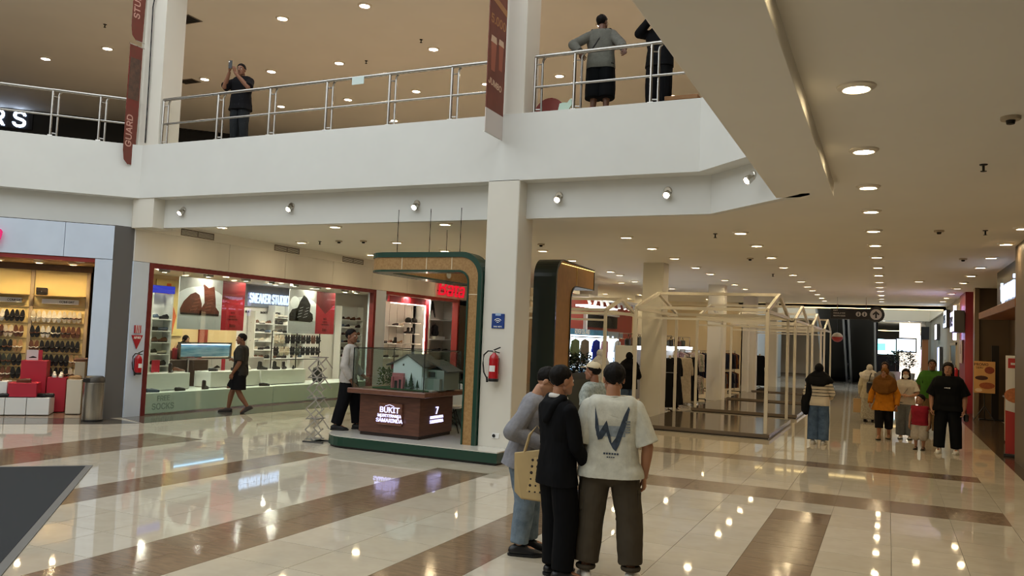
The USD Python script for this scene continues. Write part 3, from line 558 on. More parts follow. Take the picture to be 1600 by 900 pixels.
# ================================================================ THE LEFT SANDAL SHOP (turned 45 degrees)
A = Frame((-13.2, 10.9), 45)
struct('wall_sandal_shop', A.mesh(cat_(bx(-.47, -.17, -.02, .3, 0, 2.98, .006), bx(-5, -.47, 3.2, 3.3, 0, 3.7), bx(-5.1, -5, 0, 3.3, 0, 3.7))), silver)
f_ = struct('wall_sandal_fascia', A.mesh(bx(-5, -.17, .02, .3, 2.98, LOW)), pier_dark)
for a, b in ((-1.0, -.17), (-2.6, -1.0), (-4.2, -2.6), (-5, -4.2)): obj('panel', A.mesh(bx(a + .003, b - .003, -.03, .03, 2.985, LOW - .02, .004)), silver, f_)
struct('trim_8', A.mesh(cat_(bx(-5, -.47, -.005, .5, 2.91, 2.98))), red_paint)
struct('ceiling_sandal_shop', A.mesh(bx(-5, -.5, .02, 3.2, 2.93, 3.0)), mat('shop_ceiling_tan', 'b59a74', .6))
struct('floor_sandal_shop', A.mesh(bx(-5, -.2, .02, 3.2, .0, .006)), mat('shop_floor_brown', '8a735c', .15, var=.15, scale=4))
struct('wall_partition', prism([(-13.35, 11.13), (-16.75, 12.54), (-16.75, 12.64), (-13.35, 11.23)], 0, 3.3), mat('shop_wall_taupe', '8a775f', .6))
struct('column', prism([A(-.17, -.0)[:2], (-13.19, 11.15), (-13.9, 11.6), A(-.17, .5)[:2]], 0, LOW), pier_dark)
t = thing('shop_letter', 'pink script letter of the sandal shop sign, cut by the left photo edge', 'sign', (-2.16, -.07, 3.13), base=A)
obj('letter', text('a', .36, .05, True, .25), lamp_mat('pink_letter', 'd3316b', 1.0), t)
t = thing('sandal_wall', 'yellow lit wall of shelves hung with sandals in the left shop', 'shelf wall', (0, 1.95, 0), base=A)
obj('backing', cat_(bx(-1.78, -.83, 0, .04, .2, 2.8), bx(-4.2, -1.86, 0, .04, .2, 2.8)), cream_panel, t)
for x in (-1.82, -.80, -2.85, -3.9): obj('post', bx(x - .035, x + .035, -.03, .05, 0, 2.86, .005), mat('beige_post', 'b29e80', .5), t)
obj('header', bx(-4.2, -.74, -.06, .05, 2.8, 2.92), mat('shelf_brown', '5d4836', .5), t)
for z in (2.29, 2.05, 1.72, 1.41, 1.11, .83, .58):
    for a, b in ((-1.78, -.83), (-4.2, -1.86)): obj('shelf', bx(a, b, -.03 if z < 2.2 else -.22, .0, z - .012, z), mat('shelf_tan', 'a98f62', .5), t)
obj('base_board', bx(-4.2, -.8, -.1, .04, 0, .2), mat('shelf_brown'), t)
for a, b, w in ((-1.62, -.95, 'right'), (-2.45, -1.98, 'left')):
    s = thing('shelf_sign', 'white header sign on the sandal wall, %s bay' % w, 'sign', (0, 1.86, 0), base=A); obj('box', bx(a, b, 0, .05, 2.12, 2.22, .004), white_plastic, s)
    obj('lettering', tr(text('COMFORT', .04, .003), (a + b) / 2 + .12, 0, 2.15), dark_metal, s)
t = thing('handbag', 'black handbag on the top shelf of the sandal wall', 'bag', (-1.62, 1.82, 2.29), base=A)
obj('body', bx(-.1, .1, -.05, .05, 0, .15, .02), leather('171412'), t); obj('flap', bx(-.1, .1, -.058, -.045, .06, .15, .01), leather('2a211c'), t); obj('clasp', bx(-.012, .012, -.066, -.056, .06, .085, .003), chrome, t)
SAN = [[('e6e0d2', 1), ('171412', 0), ('171412', 0), ('d9cdb4', 1), ('e6e0d2', 1), ('e6e0d2', 1), ('d9cdb4', 0), ('d9cdb4', 2)],
       [('6b412a', 0), ('d9cdb4', 2), ('6b412a', 1), ('171412', 2), ('e6e0d2', 0), ('171412', 1), ('6b412a', 0), ('6b412a', 2)],
       [('3b3f33', 0), ('171412', 2), ('b08a5c', 1), ('6b412a', 1), ('171412', 0), ('171412', 0), ('171412', 0), ('171412', 0)],
       [('2a211c', 0), ('3b3f33', 2), ('171412', 0), ('171412', 0), ('171412', 1), ('171412', 0), ('171412', 0), ('b08a5c', 1)],
       [('171412', 0), ('6b412a', 1), ('171412', 0), ('b08a5c', 0), ('171412', 0), ('171412', 0), ('171412', 2), ('d9cdb4', 2)]]
STR = ['171412', 'e6e0d2', '6b412a']
for r, row in enumerate(SAN):
    for c, ((col, st), x) in enumerate(zip(row, (-2.35, -2.18, -2.0, -1.71, -1.52, -1.335, -1.15, -.97))):
        shoe('%s sandals, %s row of the yellow wall, %s pair from the left' % (NAME[col], ORD[r], ORD[c]), 'sandals on the yellow wall', (x, 1.90, (1.87, 1.56, 1.265, .98, .72)[r]), 0, A, col, 'sandal_pair', STR[st])
for k, (x, y) in enumerate(((-.75, .25), (-1.45, .25), (-2.2, .25), (-1.0, 1.2), (-1.6, 1.2), (-2.3, 1.2))):
    lab = 'small ceiling lamp in the sandal shop, %s, %s from the right' % ('by the entrance' if y < 1 else 'inside', ORD[k % 3])
    p = A(x, y)
    if k == 0: sl0 = thing('shop_downlight', lab, 'ceiling lamp', (p[0], p[1], 2.93), group='sandal shop lamps'); downlight_parts(sl0, shop_lamp, .06)
    else: dup(sl0, lab, (p[0], p[1], 2.93))
def block(label, x0, x1, y0, y1, z0, z1, m, base, name='display_block', catg='display block'):
    t = thing(name, label, catg, ((x0 + x1) / 2, (y0 + y1) / 2, z0), base=base); w, d, h = (x1 - x0) / 2, (y1 - y0) / 2, z1 - z0
    obj('body', bx(-w, w, -d, d, .012, h, .006), m, t); obj('plinth', bx(-w + .02, w - .02, -d + .02, d - .02, 0, .014), dark_metal, t); return t
block('white display block at the front of the sandal shop, under the red cube', -1.84, -1.5, .38, .95, .006, .33, white_box, A)
block('white display block at the front of the sandal shop, rightmost with a shoe on top', -1.49, -1.12, .38, .95, .006, .33, white_box, A)
block('white display block at the left photo edge in the sandal shop', -2.3, -1.85, .38, .95, .006, .33, white_box, A)
block('tall white display block behind the leftmost one in the sandal shop', -2.3, -1.86, .55, .95, .332, .62, white_box, A)
block('red display cube carrying a brown sandal in the sandal shop', -1.83, -1.36, .45, .9, .332, .6, red_box, A)
block('tall red display cube with a card on top in the sandal shop', -1.74, -1.3, .97, 1.35, .006, 1.0, red_box, A)
block('low red display cube with white shoes, right of the tall red cube', -1.28, -.95, .97, 1.35, .006, .68, red_box, A)
block('cream display block by the right wall of the sandal shop', -.88, -.62, .6, 1.1, .006, .67, mat('cream_display', 'd8cdb6', .45), A)
block('beige box stacked on the cream block in the sandal shop', -.8, -.62, .85, 1.1, .672, 1.0, mat('beige_display', 'b4a78f', .5), A)
t = thing('price_card', 'red and white picture card standing on the tall red cube', 'card', (-1.55, 1.1, 1.002), base=A)
obj('card', bx(-.13, .07, 0, .012, 0, .2), mat('card_white', 'd8cfcd', .5), t); obj('red_edge', bx(.07, .14, 0, .012, 0, .2), red_box, t); obj('shoe_print', plate([(-.09, .05), (-.02, .08), (.04, .06), (.04, .045), (-.09, .04)], -.003, 0), dark_metal, t)
for lab, x, y, z, c, kd, rz in (('brown sandal on the red cube', -1.6, .62, .602, '6b412a', 'flat', 70), ('black shoe on the rightmost white block', -1.33, .6, .332, '171412', 'flat', 60), ('near-black shoe beside the one on the rightmost white block', -1.2, .62, .332, '2a211c', 'flat', 75), ('white shoe on the low red cube, left one', -1.18, 1.1, .682, 'e6e0d2', 'sneaker', 190), ('white shoe on the low red cube, right one', -1.06, 1.1, .682, 'e6e0d2', 'sneaker', 185), ('tan shoe on the cream block', -.76, .72, .672, 'b08a5c', 'flat', 60), ('brown shoe on the beige box', -.71, .97, 1.002, '6b412a', 'flat', 80), ('brown shoe on the tall white block', -2.1, .72, .622, '6b412a', 'flat', 70), ('black shoe on the leftmost white block', -1.93, .46, .332, '171412', 'flat', 90)):
    shoe(lab + ' in the sandal shop', 'shoes on the sandal shop blocks', (x, y, z), rz, A, c, kd, c if kd == 'flat' else 'e8e4dc')
# the round steel bin at the corner
t = thing('litter_bin', 'tall round steel litter bin standing at the corner pier', 'bin', (-13.06, 10.36, .003))
obj('body', lathe([(.165, 0), (.175, .02), (.175, .68), (.17, .7)], 32), steel, t, smooth=40); obj('lid', lathe([(.176, .7), (.178, .73), (.165, .79), (.13, .815), (.001, .82)], 32), mat('bin_lid', '6a6764', .3, .9), t, smooth=40)
obj('flap', tr(bx(-.08, .08, -.012, .0, .705, .775, .004), 0, -.165, 0, rz=0), black_plastic, t); obj('base_ring', lathe([(.178, 0), (.178, .035), (.17, .035)], 32), black_plastic, t)

# ================================================================ THE LONG SHOE SHOP
B = Frame((-13.19, 0), 90)                                 # local x = distance along the corridor, y = depth into the shop
fb = struct('wall_shoe_fascia', B.mesh(bx(11.12, 25.3, .03, .3, 2.99, 3.6)), pier_dark)
xs = [11.12, 13.6, 15.45, 17.3, 19.1, 20.95, 22.6, 25.3]
for a, b in zip(xs[:-1], xs[1:]): obj('panel', B.mesh(bx(a + .004, b - .004, -.02, .04, 2.995, 3.6, .004)), silver_warm, fb)
struct('wall_shoe_shop', B.mesh(cat_(bx(11.12, 11.5, -.02, .3, 0, 2.99, .004), bx(19.32, 19.84, -.02, .25, 0, 2.99, .004), bx(12.55, 26, 3.5, 3.6, 0, 3.2), bx(25.2, 30, -.02, .2, 0, ZC), bx(24.3, 25.2, 1.6, 1.7, 0, 3.1))), silver)
struct('trim_9', B.mesh(bx(11.12, 25.3, -.04, .35, 3.6, ZC + .01)), ceiling_paint)
for a, b, w in ((12.2, 13.1, 'left, behind the balcony edge'), (15.0, 15.9, 'middle'), (17.65, 18.6, 'right, beside the kiosk beam')):
    v = thing('wall_vent', 'dark louvred vent over the shoe shop fascia, ' + w, 'air vent', (a, -.045, 3.63), base=B)
    obj('frame', cat_(bx(0, b - a, 0, .01, 0, .015), bx(0, b - a, 0, .01, .125, .14), bx(0, .015, 0, .01, 0, .14), bx(b - a - .015, b - a, 0, .01, 0, .14), bx((b - a) / 2 - .01, (b - a) / 2 + .01, 0, .01, 0, .14)), mat('vent_frame'), v); obj('backing', bx(0, b - a, .006, .012, 0, .14), black_plastic, v)
    for k in range(5): obj('slat', bx(0, b - a, .0, .006, .022 + .024 * k, .03 + .024 * k), dark_metal, v)
struct('window_1', B.mesh(cat_(bx(11.5, 11.6, -.03, .12, 0, 2.99), bx(11.6, 19.22, -.03, .12, 2.9, 2.99), bx(19.22, 19.32, -.03, .12, 0, 2.99))), mat('maroon_frame', '6c1f1f', .4))
wp = glass_mat('shop_glass', k=.6)
w1 = struct('window_2', B.mesh(bx(11.6, 19.22, -.02, .06, 0, .03)), steel)
for a, b in ((11.6, 13.5), (13.5, 15.4), (15.4, 17.3), (17.3, 19.22)): obj('glass_pane', B.mesh(bx(a + .004, b - .004, .02, .03, .03, 2.9)), wp, w1)
struct('trim_10', B.mesh(cat_(bx(19.84, 24.2, -.03, .2, 2.9, 2.99), bx(24.2, 24.3, -.02, .2, 0, 2.99))), red_paint)
struct('ceiling_shoe_shop', prism([(-13.49, 11.3), (-16.69, 12.66), (-16.69, 26), (-13.49, 26)], 3.02, 3.1), mat('shop_ceiling_white', 'c9c0b2', .6))
struct('floor_shoe_shop', prism([(-13.22, 11.25), (-16.69, 12.66), (-16.69, 26), (-13.22, 26)], 0, .006), mat('shop_floor_pale', 'b9ac98', .15, var=.1, scale=3))
struct('wall_shoe_back', B.mesh(cat_(bx(17.6, 24.3, 3.42, 3.5, 0, 3.1))), mat('shop_wall_white', 'e4dfd6', .5))
struct('wall_shoe_cream', B.mesh(cat_(bx(12.6, 17.6, 3.42, 3.5, 0, 3.1))), mat('shop_wall_cream', 'dcc18e', .5))
struct('wall_shoe_stripe', B.mesh(cat_(bx(13.95, 14.05, 3.38, 3.42, 0, 3.1), bx(16.2, 16.5, 3.38, 3.42, 0, 3.1))), mat('stripe_red', '8c3a28', .5))
# lamps in the shop
k = 0
for y, xs_ in ((.42, (12.3, 13.6, 14.8, 16.0, 17.2, 18.4)), (1.4, (13.0, 15.0, 17.0, 19.0)), (2.3, (13.0, 14.6, 16.2, 17.8, 19.4, 21.0)), (.8, (20.8, 22.4, 23.8))):
    for x in xs_:
        p = B(x, y); lab = 'small lamp in the shoe shop ceiling, %s row, %s from the left' % ('entrance' if x > 20 else 'window' if y < .6 else 'middle' if y < 2 else 'inner', ORD[[q for q in xs_].index(x)])
        if k == 0: bl0 = thing('shop_spotlight', lab, 'ceiling lamp', (p[0], p[1], 3.02), group='shoe shop lamps'); downlight_parts(bl0, shop_lamp_w, .07)
        else: dup(bl0, lab, (p[0], p[1], 3.02))
        k += 1
# track heads behind the top of the glass
h0 = None
for k, x in enumerate((12.15, 13.35, 14.5, 15.3, 16.2, 17.1, 18.3, 18.8)):
    lab = 'white track spotlight behind the top of the shoe window, %s from the left' % ORD[k]
    if h0 is None:
        h0 = thing('track_spotlight', lab, 'spotlight', (x, .3, 2.86), base=B, group='track spotlights of the shoe window')
        obj('box', bx(-.1, .1, -.06, .06, .0, .16, .008), mat('lamp_grey', 'b8aea2', .5), h0); obj('lens', tr(lathe([(.001, -.004), (.045, -.004), (.05, .01)], 14), 0, 0, 0), lamp_mat('track_glow', 'fff0da', 9), h0)
    else: dup(h0, lab, (x, .3, 2.86), base=B)
# window floor and blocks
block('long pale plinth along the bottom of the shoe window, left half', 11.62, 15.4, .10, 1.1, .006, .42, mat('pale_green_plinth', 'cfd8cf', .35), B, 'window_plinth', 'plinth')
block('long pale plinth along the bottom of the shoe window, right half', 15.42, 19.2, .10, 1.1, .006, .42, mat('pale_green_plinth'), B, 'window_plinth', 'plinth')
obj('lettering', tr(cat_(tr(text('FREE', .10, .002), 0, 0, .17), text('SOCKS', .12, .002)), *B(12.15, .094, .09), rz=90), mat('etched_grey', '9aa59c', .5), label='faint etched lettering on the plinth at the left end of the shoe window', cat='lettering')
for a, b, w in ((11.7, 13.15, 'leftmost'), (13.75, 15.3, 'second from the left'), (15.35, 17.0, 'rightmost, left of the backpack')):
    block('white block on the shoe window plinth, ' + w, a, b, .45, .95, .422, .78, white_box, B)
t = thing('backpack', 'black backpack standing on the plinth in the shoe window', 'backpack', (17.55, .5, .422), base=B)
def backpack_parts(t, c):
    obj('body', to_tm(hull([((-.11, 0, .1), .05), ((.11, 0, .1), .05), ((-.09, 0, .36), .06), ((.09, 0, .36), .06), ((0, .02, .4), .06)]).trim_by_plane((0, 0, 1), 0.05).translate((0, 0, -.05))), leather(c), t, smooth=50); obj('pocket', bx(-.11, .11, -.1, -.04, .04, .18, .025), leather(c), t)
    for sg in (-1, 1): obj('strap', tube([(sg * .07, .06, .38), (sg * .09, .1, .25), (sg * .1, .07, .06)], .012, 6), black_plastic, t)
    obj('handle', tube([(-.03, 0, .4), (0, 0, .45), (.03, 0, .4)], .008, 6), black_plastic, t)
backpack_parts(t, '171412')
ws = [(12.0, .25, .422, '4b5a6c', 'flat'), (12.7, .25, .422, '171412', 'flat'), (13.45, .3, .422, '2a211c', 'boot'), (14.1, .25, .422, '6b412a', 'flat'), (15.25, .25, .422, '171412', 'flat'), (11.85, .65, .782, 'd9cdb4', 'sneaker'), (12.1, .65, .782, 'd9cdb4', 'boot'), (12.75, .6, .782, '2a211c', 'boot'), (13.0, .65, .782, '6b412a', 'sneaker'), (14.0, .65, .782, '171412', 'flat'), (14.6, .6, .782, '171412', 'flat'), (15.15, .65, .782, 'e6e0d2', 'sneaker'), (15.6, .65, .782, '171412', 'boot'), (16.1, .65, .782, '171412', 'boot'), (16.4, .65, .782, '2a211c', 'boot'), (16.75, .65, .782, '171412', 'pump')]
for k, (x, y, z, c, kd) in enumerate(ws):
    low = z < .6; n = sum(1 for q in ws if (q[2] < .6) == low and q[0] < x)
    shoe('%s %s %s, %s from the left' % (NAME[c], {'flat': 'flat shoe', 'boot': 'high-top shoe', 'sneaker': 'sneaker', 'pump': 'heeled shoe'}[kd], 'on the window plinth' if low else 'on the white window blocks', ORD[n]), 'shoes in the shop window', (x, y, z), 250 + 20 * (k % 4), B, c, kd, 'e8e4dc' if kd in ('sneaker',) else c)
t = thing('price_card', 'red and white picture card standing on the second white window block', 'card', (14.3, .8, .782), base=B)
obj('card', bx(-.2, .1, 0, .012, 0, .26), mat('card_white'), t); obj('red_edge', bx(.1, .22, 0, .012, 0, .26), red_box, t); obj('shoe_print', plate([(-.15, .06), (-.03, .12), (.06, .08), (.06, .06), (-.15, .05)], -.003, 0), dark_metal, t)
t = thing('price_card', 'narrow red card on the leftmost white window block', 'card', (12.45, .7, .782), base=B)
obj('card', bx(-.1, .1, 0, .02, 0, .26, .003), red_box, t); obj('footing', bx(-.05, .05, -.02, .04, 0, .012), white_plastic, t)
# posters hanging behind the glass
boot_b = mat('boot_print_brown', '4c2419', .5, col2='6d3524', scale=14); boot_k = mat('boot_print_black', '151312', .45); pr_red = mat('poster_red', 'a91f2c', .45); pr_dark = mat('poster_dark_red', '6b1719', .5); pr_white = mat('poster_white', 'd5d8da', .45); pr_grey = mat('poster_grey', 'b7babd', .45); pr_rock = mat('poster_backdrop', 'a3a19d', .5, var=.2, scale=3)
def poster(label, x0, x1, x2, z0, z1, kind):
    t = thing('hanging_poster', label, 'poster', (x0, .62, z0), base=B); h = z1 - z0; w = x1 - x0; W = x2 - x0
    obj('board', bx(0, w, 0, .02, 0, h), pr_white, t); obj('red_board', bx(w, W, 0, .02, 0, h), pr_red, t)
    obj('backdrop_print', plate(sbox(0, .62 * h, w, h).difference(Polygon([(w * .5 + math.cos(a) * w * .62, .5 * h + math.sin(a) * h * .34) for a in np.linspace(0, 6.2, 24)])), -.002, 0), pr_rock, t)
    obj('table_print', plate([(0, 0), (w, 0), (w, .3 * h), (0, .26 * h)], -.002, 0), pr_grey, t)
    if kind == 'brown':
        a = [(.06, .30), (.05, .38), (.12, .52), (.26, .66), (.36, .70), (.44, .66), (.5, .5), (.5, .3)]; b = [(.48, .3), (.52, .4), (.6, .52), (.57, .8), (.55, .87), (.66, .8), (.78, .84), (.82, .62), (.84, .44), (.92, .36), (.92, .29)]
        ms = (boot_b, boot_b)
    else:
        a = [(.04, .3), (.04, .42), (.12, .52), (.3, .56), (.36, .3)]; b = [(.25, .3), (.28, .5), (.4, .72), (.52, .86), (.64, .8), (.76, .66), (.74, .5), (.86, .44), (.88, .34), (.8, .28)]
        ms = (pr_rock if False else boot_k, boot_k)
    for pts, m in zip((a, b), ms):
        q = obj('boot_print', plate(Polygon([(x * w, z * h) for x, z in pts]).buffer(.02), -.005, -.002), m, t); obj('sole_print', plate([(min(p[0] for p in pts) * w, .28 * h), (max(p[0] for p in pts) * w, .28 * h), (max(p[0] for p in pts) * w, .315 * h), (min(p[0] for p in pts) * w, .315 * h)], -.006, -.004), mat('sole_print', '1b1413', .5), q)
        obj('lace_print', cat_(*[plate([((pts[3][0] + .03 * k) * w, (.36 + .07 * k) * h), ((pts[3][0] + .15 + .02 * k) * w, (.39 + .07 * k) * h), ((pts[3][0] + .15 + .02 * k) * w, (.40 + .07 * k) * h), ((pts[3][0] + .03 * k) * w, (.37 + .07 * k) * h)], -.007, -.005) for k in range(4)]), mat('lace_print', '8b5a44', .6) if kind == 'brown' else pr_grey, q)
    if kind == 'black': obj('halo_print', plate(Polygon([(.2 * w + math.cos(a) * w * .16, .7 * h + math.sin(a) * h * .14) for a in np.linspace(0, 6.2, 20)]), -.003, -.002), mat('halo_white', 'f2f4f4', .5), t)
    obj('dark_print', plate([(w, h), (W, h), (W, .72 * h), ((w + W) / 2, .48 * h), (w, .72 * h)], -.002, 0) if kind == 'black' else plate([(w, h), (W, h), (W, .66 * h), (w, .62 * h)], -.002, 0), pr_dark, t)
    for k, (s, z, hh) in enumerate((('MIX', .34, .05), ('SUBTLE', .27, .04), ('COMFORTABLE', .21, .035), ('Bata', .07, .07))):
        obj('lettering', tr(text(s, hh, .002, True), (w + W) / 2, -.002, z * h), pr_dark, t)
    for x in (.1, W - .1): obj('cord', rod((x, .01, h), (x, .01, h + .25), .003, 5), dark_metal, t)
poster('white and red poster of brown boots hanging behind the shoe window', 12.87, 14.12, 14.84, 1.71, 2.84, 'brown')
poster('white and red poster of a black boot hanging behind the shoe window', 16.42, 17.5, 18.3, 1.69, 2.82, 'black')
# lit words on the back wall
t = thing('wall_sign', 'lit white words over the back shelves of the shoe shop', 'sign', (18.8, 3.36, 2.5), base=B)
obj('panel', bx(-1.05, 1.05, .01, .05, -.12, .5), mat('sign_grey', '7f8590', .5), t)
obj('lettering', text('SNEAKER STUDIO', .27, .03, True, 0, .52), lamp_mat('cool_letters', 'c4d6ff', 1.8), t); obj('small_lettering', tr(cat_(*[tr(text(s, .06, .01), x) for s, x in (('RUNNER', -.8), ('BASKET', -.2), ('TRAINING', .3), ('KIDS', .8))]), 0, 0, -.3), dark_metal, t)
# tall white rack at the left end and shelf units on the back wall
def rack(label, x0, x1, y, zs, cols, seed, base=B, gl='shoes on the white shelves', depth=.26, rz=0, z_top=None, sh_m=None):
    short = label.replace('the white shelf under the lit words, ', '').replace(' bay', ' bay under the lit words').replace('the tall rack at the left end of the shoe window', 'tall rack left in the window').replace('the tall rack at the right end of the shoe window', 'tall rack right in the window')
    r = random.Random(seed); t = thing('shoe_rack', label, 'shelf', ((x0 + x1) / 2, y, .006), base=base); w = (x1 - x0) / 2; zt = z_top or zs[-1] + .35
    obj('back_panel', bx(-w, w, depth - .02, depth, 0, zt), sh_m or white_box, t)
    for sg in (-1, 1): obj('side_panel', bx(sg * w - .015, sg * w + .015, 0, depth, 0, zt), sh_m or white_box, t)
    for i, z in enumerate(zs):
        obj('shelf', bx(-w, w, 0, depth, z - .02, z), sh_m or white_box, t)
        n = cols
        for c in range(n):
            x = -w + (c + .5) * 2 * w / n; col = r.choice(['171412', '171412', '2a211c', '6b412a', 'e6e0d2', 'd9cdb4', '4b5a6c', '9c2a2a'][:7])
            shoe('%s shoe, %s shelf up, %s along, %s' % (NAME[col], ORD[i], ORD[c], short), gl, ((x0 + x1) / 2 + x, y + .12, z + .006), 80 if rz == 0 else rz, base, col, r.choice(['sneaker', 'flat', 'sneaker']), r.choice(['e8e4dc', '171412']))
    return t
rack('the white shelf under the lit words, left bay', 18.0, 18.75, 3.12, [.9, 1.15, 1.4, 1.65, 1.9], 3, 11, sh_m=white_box)
rack('the white shelf under the lit words, middle bay', 18.8, 19.5, 3.12, [.9, 1.15, 1.4, 1.65, 1.9, 2.1], 3, 12)
rack('the white shelf under the lit words, right bay', 19.55, 20.2, 3.12, [.9, 1.15, 1.4, 1.65, 1.9, 2.1], 3, 13)
rack('the tall rack at the left end of the shoe window', 12.52, 13.05, .98, [.9, 1.15, 1.4, 1.65, 1.9], 2, 14, z_top=2.45)
rack('the tall rack at the right end of the shoe window', 22.0, 23.2, 3.1, [.9, 1.15, 1.4, 1.65, 1.9, 2.15], 4, 15, z_top=2.6)
obj('sign_strip', tr(bx(-.3, .3, 0, .05, 0, .16, .004), *B(12.79, .98, 2.46), rz=90), lamp_mat('blue_strip', '3b3fb0', 1.0), label='blue strip on top of the tall rack at the left end of the shoe window', cat='sign')
# hanging goods: a wire stand of sandals in the right half, a row of bags and a counter
t = thing('wire_stand', 'black wire stand of hanging shoes behind the black boot poster', 'display stand', (18.1, 1.7, .006), base=B)
for x in (-1.0, 0, 1.0): obj('upright', rod((x, 0, 0), (x, 0, 1.72), .015), dark_metal, t)
for z in (.95, 1.25, 1.55, 1.72): obj('rail', rod((-1.0, 0, z), (1.0, 0, z), .01), dark_metal, t)
for r_ in range(2):
    for c in range(9):
        col = ['d9cdb4', 'd9cdb4', '171412', '171412', '171412', '2a211c', '171412', '6b412a', '171412'][c] if r_ else ['171412', 'd9cdb4', 'd9cdb4', '171412', '3b3f33', '171412', '171412', '171412', '2a211c'][c]
        shoe('%s sandals on the wire stand, %s row, %s from the left' % (NAME[col], ('lower', 'upper')[r_], ORD[c]), 'sandals on the wire stand', (17.2 + .22 * c, 1.64, 1.2 + .32 * r_), 0, B, col, 'sandal_pair', col)
block('pale counter in the middle of the shoe shop', 14.5, 17.4, 2.2, 2.7, .006, 1.0, mat('counter_grey', 'a8a49d', .4), B, 'shop_counter', 'counter')
r = random.Random(5)
for k in range(9):
    c = r.choice(['9c2a2a', '6b412a', '171412', '2a211c']); x = 12.6 + .22 * k
    t = thing('handbag', '%s handbag in the row behind the left shoe window, %s from the left' % (NAME[c], ORD[k]), 'bag', (x, 1.5, 1.006), base=B, group='handbags behind the shoe window')
    obj('body', bx(-.09, .09, -.05, .05, 0, .18 + .04 * (k % 3), .025), leather(c), t); obj('handle', tube([(-.05, 0, .17 + .04 * (k % 3)), (0, 0, .3 + .04 * (k % 3)), (.05, 0, .17 + .04 * (k % 3))], .008, 6), leather(c), t)
block('dark table carrying the row of handbags behind the left shoe window', 12.45, 14.5, 1.3, 1.7, .006, 1.0, mat('table_brown', '4a3428', .4), B, 'display_table', 'table')
t = thing('glass_showcase', 'glass case with blue glowing screen behind the left shoe window', 'showcase', (14.3, 1.18, 1.0), base=B)
obj('screen', bx(-.75, .75, .02, .04, .08, .34), mat('blue_screen', '4f8fb5', .3, col2='b7dcec', scale=3, stretch=(.4, 1, 3)), t)
# glow of the screen
obj('light_bar', bx(-.75, .75, 0, .02, .35, .37), lamp_mat('screen_bar', '9fd4ff', 4), t); obj('frame', cat_(bx(-.8, .8, 0, .06, .02, .06), bx(-.8, .8, 0, .06, .38, .41), bx(-.8, -.76, 0, .06, .02, .41), bx(.76, .8, 0, .06, .02, .41), bx(-.5, -.46, .04, .08, -1.0, .05), bx(.46, .5, .04, .08, -1.0, .05)), steel, t)
t = thing('wall_poster', 'orange and tan poster of a dancing figure on the cream wall of the shoe shop', 'poster', (15.15, 3.36, 1.5), base=B)
obj('sheet', bx(-.45, .45, 0, .03, 0, 1.4), mat('poster_sand', 'd9c27a', .5), t); obj('figure_print', plate(Polygon([(-.2, .05), (.1, .05), (.2, .5), (.02, .9), (-.02, 1.3), (-.12, 1.3), (-.1, .9), (-.3, .5)]).buffer(.02), -.004, 0), mat('poster_orange', 'c8602c', .5), t)
# entrance bays
C = Frame((-14.12, 0), 90)
t = thing('shelf_bay', 'white lit shelf bay with a red frame at the shoe shop entrance', 'shelf', (22.6, 0, .006), base=C)
obj('back_panel', bx(-1.1, 1.1, .5, .53, 0, 2.8), white_box, t); obj('frame', cat_(bx(-1.2, 1.2, -.04, .04, 2.75, 2.95), bx(1.06, 1.22, -.04, .04, 0, 2.75)), mat('bay_red', 'a3242d', .4), t)
obj('light_strip', cat_(bx(-1.05, 1.04, -.02, .02, 2.71, 2.74), bx(1.02, 1.05, -.02, .02, .9, 2.71)), lamp_mat('bay_strip', 'ffe6c4', 7), t)
for z, a, b in ((.5, -1.1, 1.05), (1.0, -1.1, 1.05), (1.45, -1.1, 1.05), (1.78, .1, .95), (2.02, -.5, .3), (2.14, .35, 1.0)): obj('shelf', bx(a, b, .12, .5, z - .03, z), white_box, t)
for k in range(5): obj('hanger_wire', rod((-.85 + .45 * k, .46, 1.0), (-.85 + .45 * k, .46, 2.72), .005, 5), chrome, t)
bs = [(-.9, 1.45, '2a211c', 'flat'), (-.6, 1.45, '6b412a', 'sneaker'), (-.35, 1.45, '171412', 'boot'), (.0, 1.45, 'b08a5c', 'pump'), (.4, 1.78, '171412', 'boot'), (.65, 1.78, '171412', 'boot'), (-.3, 2.02, '171412', 'flat'), (.0, 2.02, 'd9cdb4', 'flat'), (-.8, 1.0, '171412', 'flat'), (.5, 1.0, '3b3f33', 'flat'), (-.2, 1.0, '2a211c', 'flat'), (.8, 1.0, '171412', 'sneaker')]
for k, (x, z, c, kd) in enumerate(bs): shoe('%s %s on the red-framed bay, %s shelf, %s in order' % (NAME[c], {'flat': 'flat shoe', 'boot': 'high-top', 'sneaker': 'sneaker', 'pump': 'heeled shoe'}[kd], {1.45: 'middle', 1.78: 'upper', 2.02: 'top', 1.0: 'lowest'}[z], ORD[k]), 'shoes on the red-framed bay', (22.6 + x, .28, z + .008), 80, C, c, kd, 'e8e4dc' if kd == 'sneaker' else c)
hat0 = None
for x, z, w in ((.5, 2.15, 'left'), (.85, 2.15, 'right')):
    if hat0 is None:
        hat0 = thing('cap', 'black cap on the top shelf of the red-framed bay, left one', 'cap', (22.6 + x, .3, z), base=C); obj('crown', ball((0, 0, .06), .12, (1, 1, .9), 2).slice_plane((0, 0, 0.0), (0, 0, 1)), leather('171412'), hat0, smooth=True); obj('visor', bx(-.09, .09, -.2, -.05, 0, .015, .005), leather('171412'), hat0)
    else: dup(hat0, 'black cap on the top shelf of the red-framed bay, right one', (22.6 + x, .3, z), base=C)
t = thing('shelf_bay', 'white shelf bay with a dark backpack, right of the red frame', 'shelf', (24.9, 0, .006), base=C)
obj('back_panel', bx(-.95, .95, .5, .53, 0, 3.0), mat('bay_white', 'dcd3c6', .5), t)
for x in (-.93, .93): obj('side_panel', bx(x - .04, x + .04, 0, .5, 0, 3.0), white_box, t)
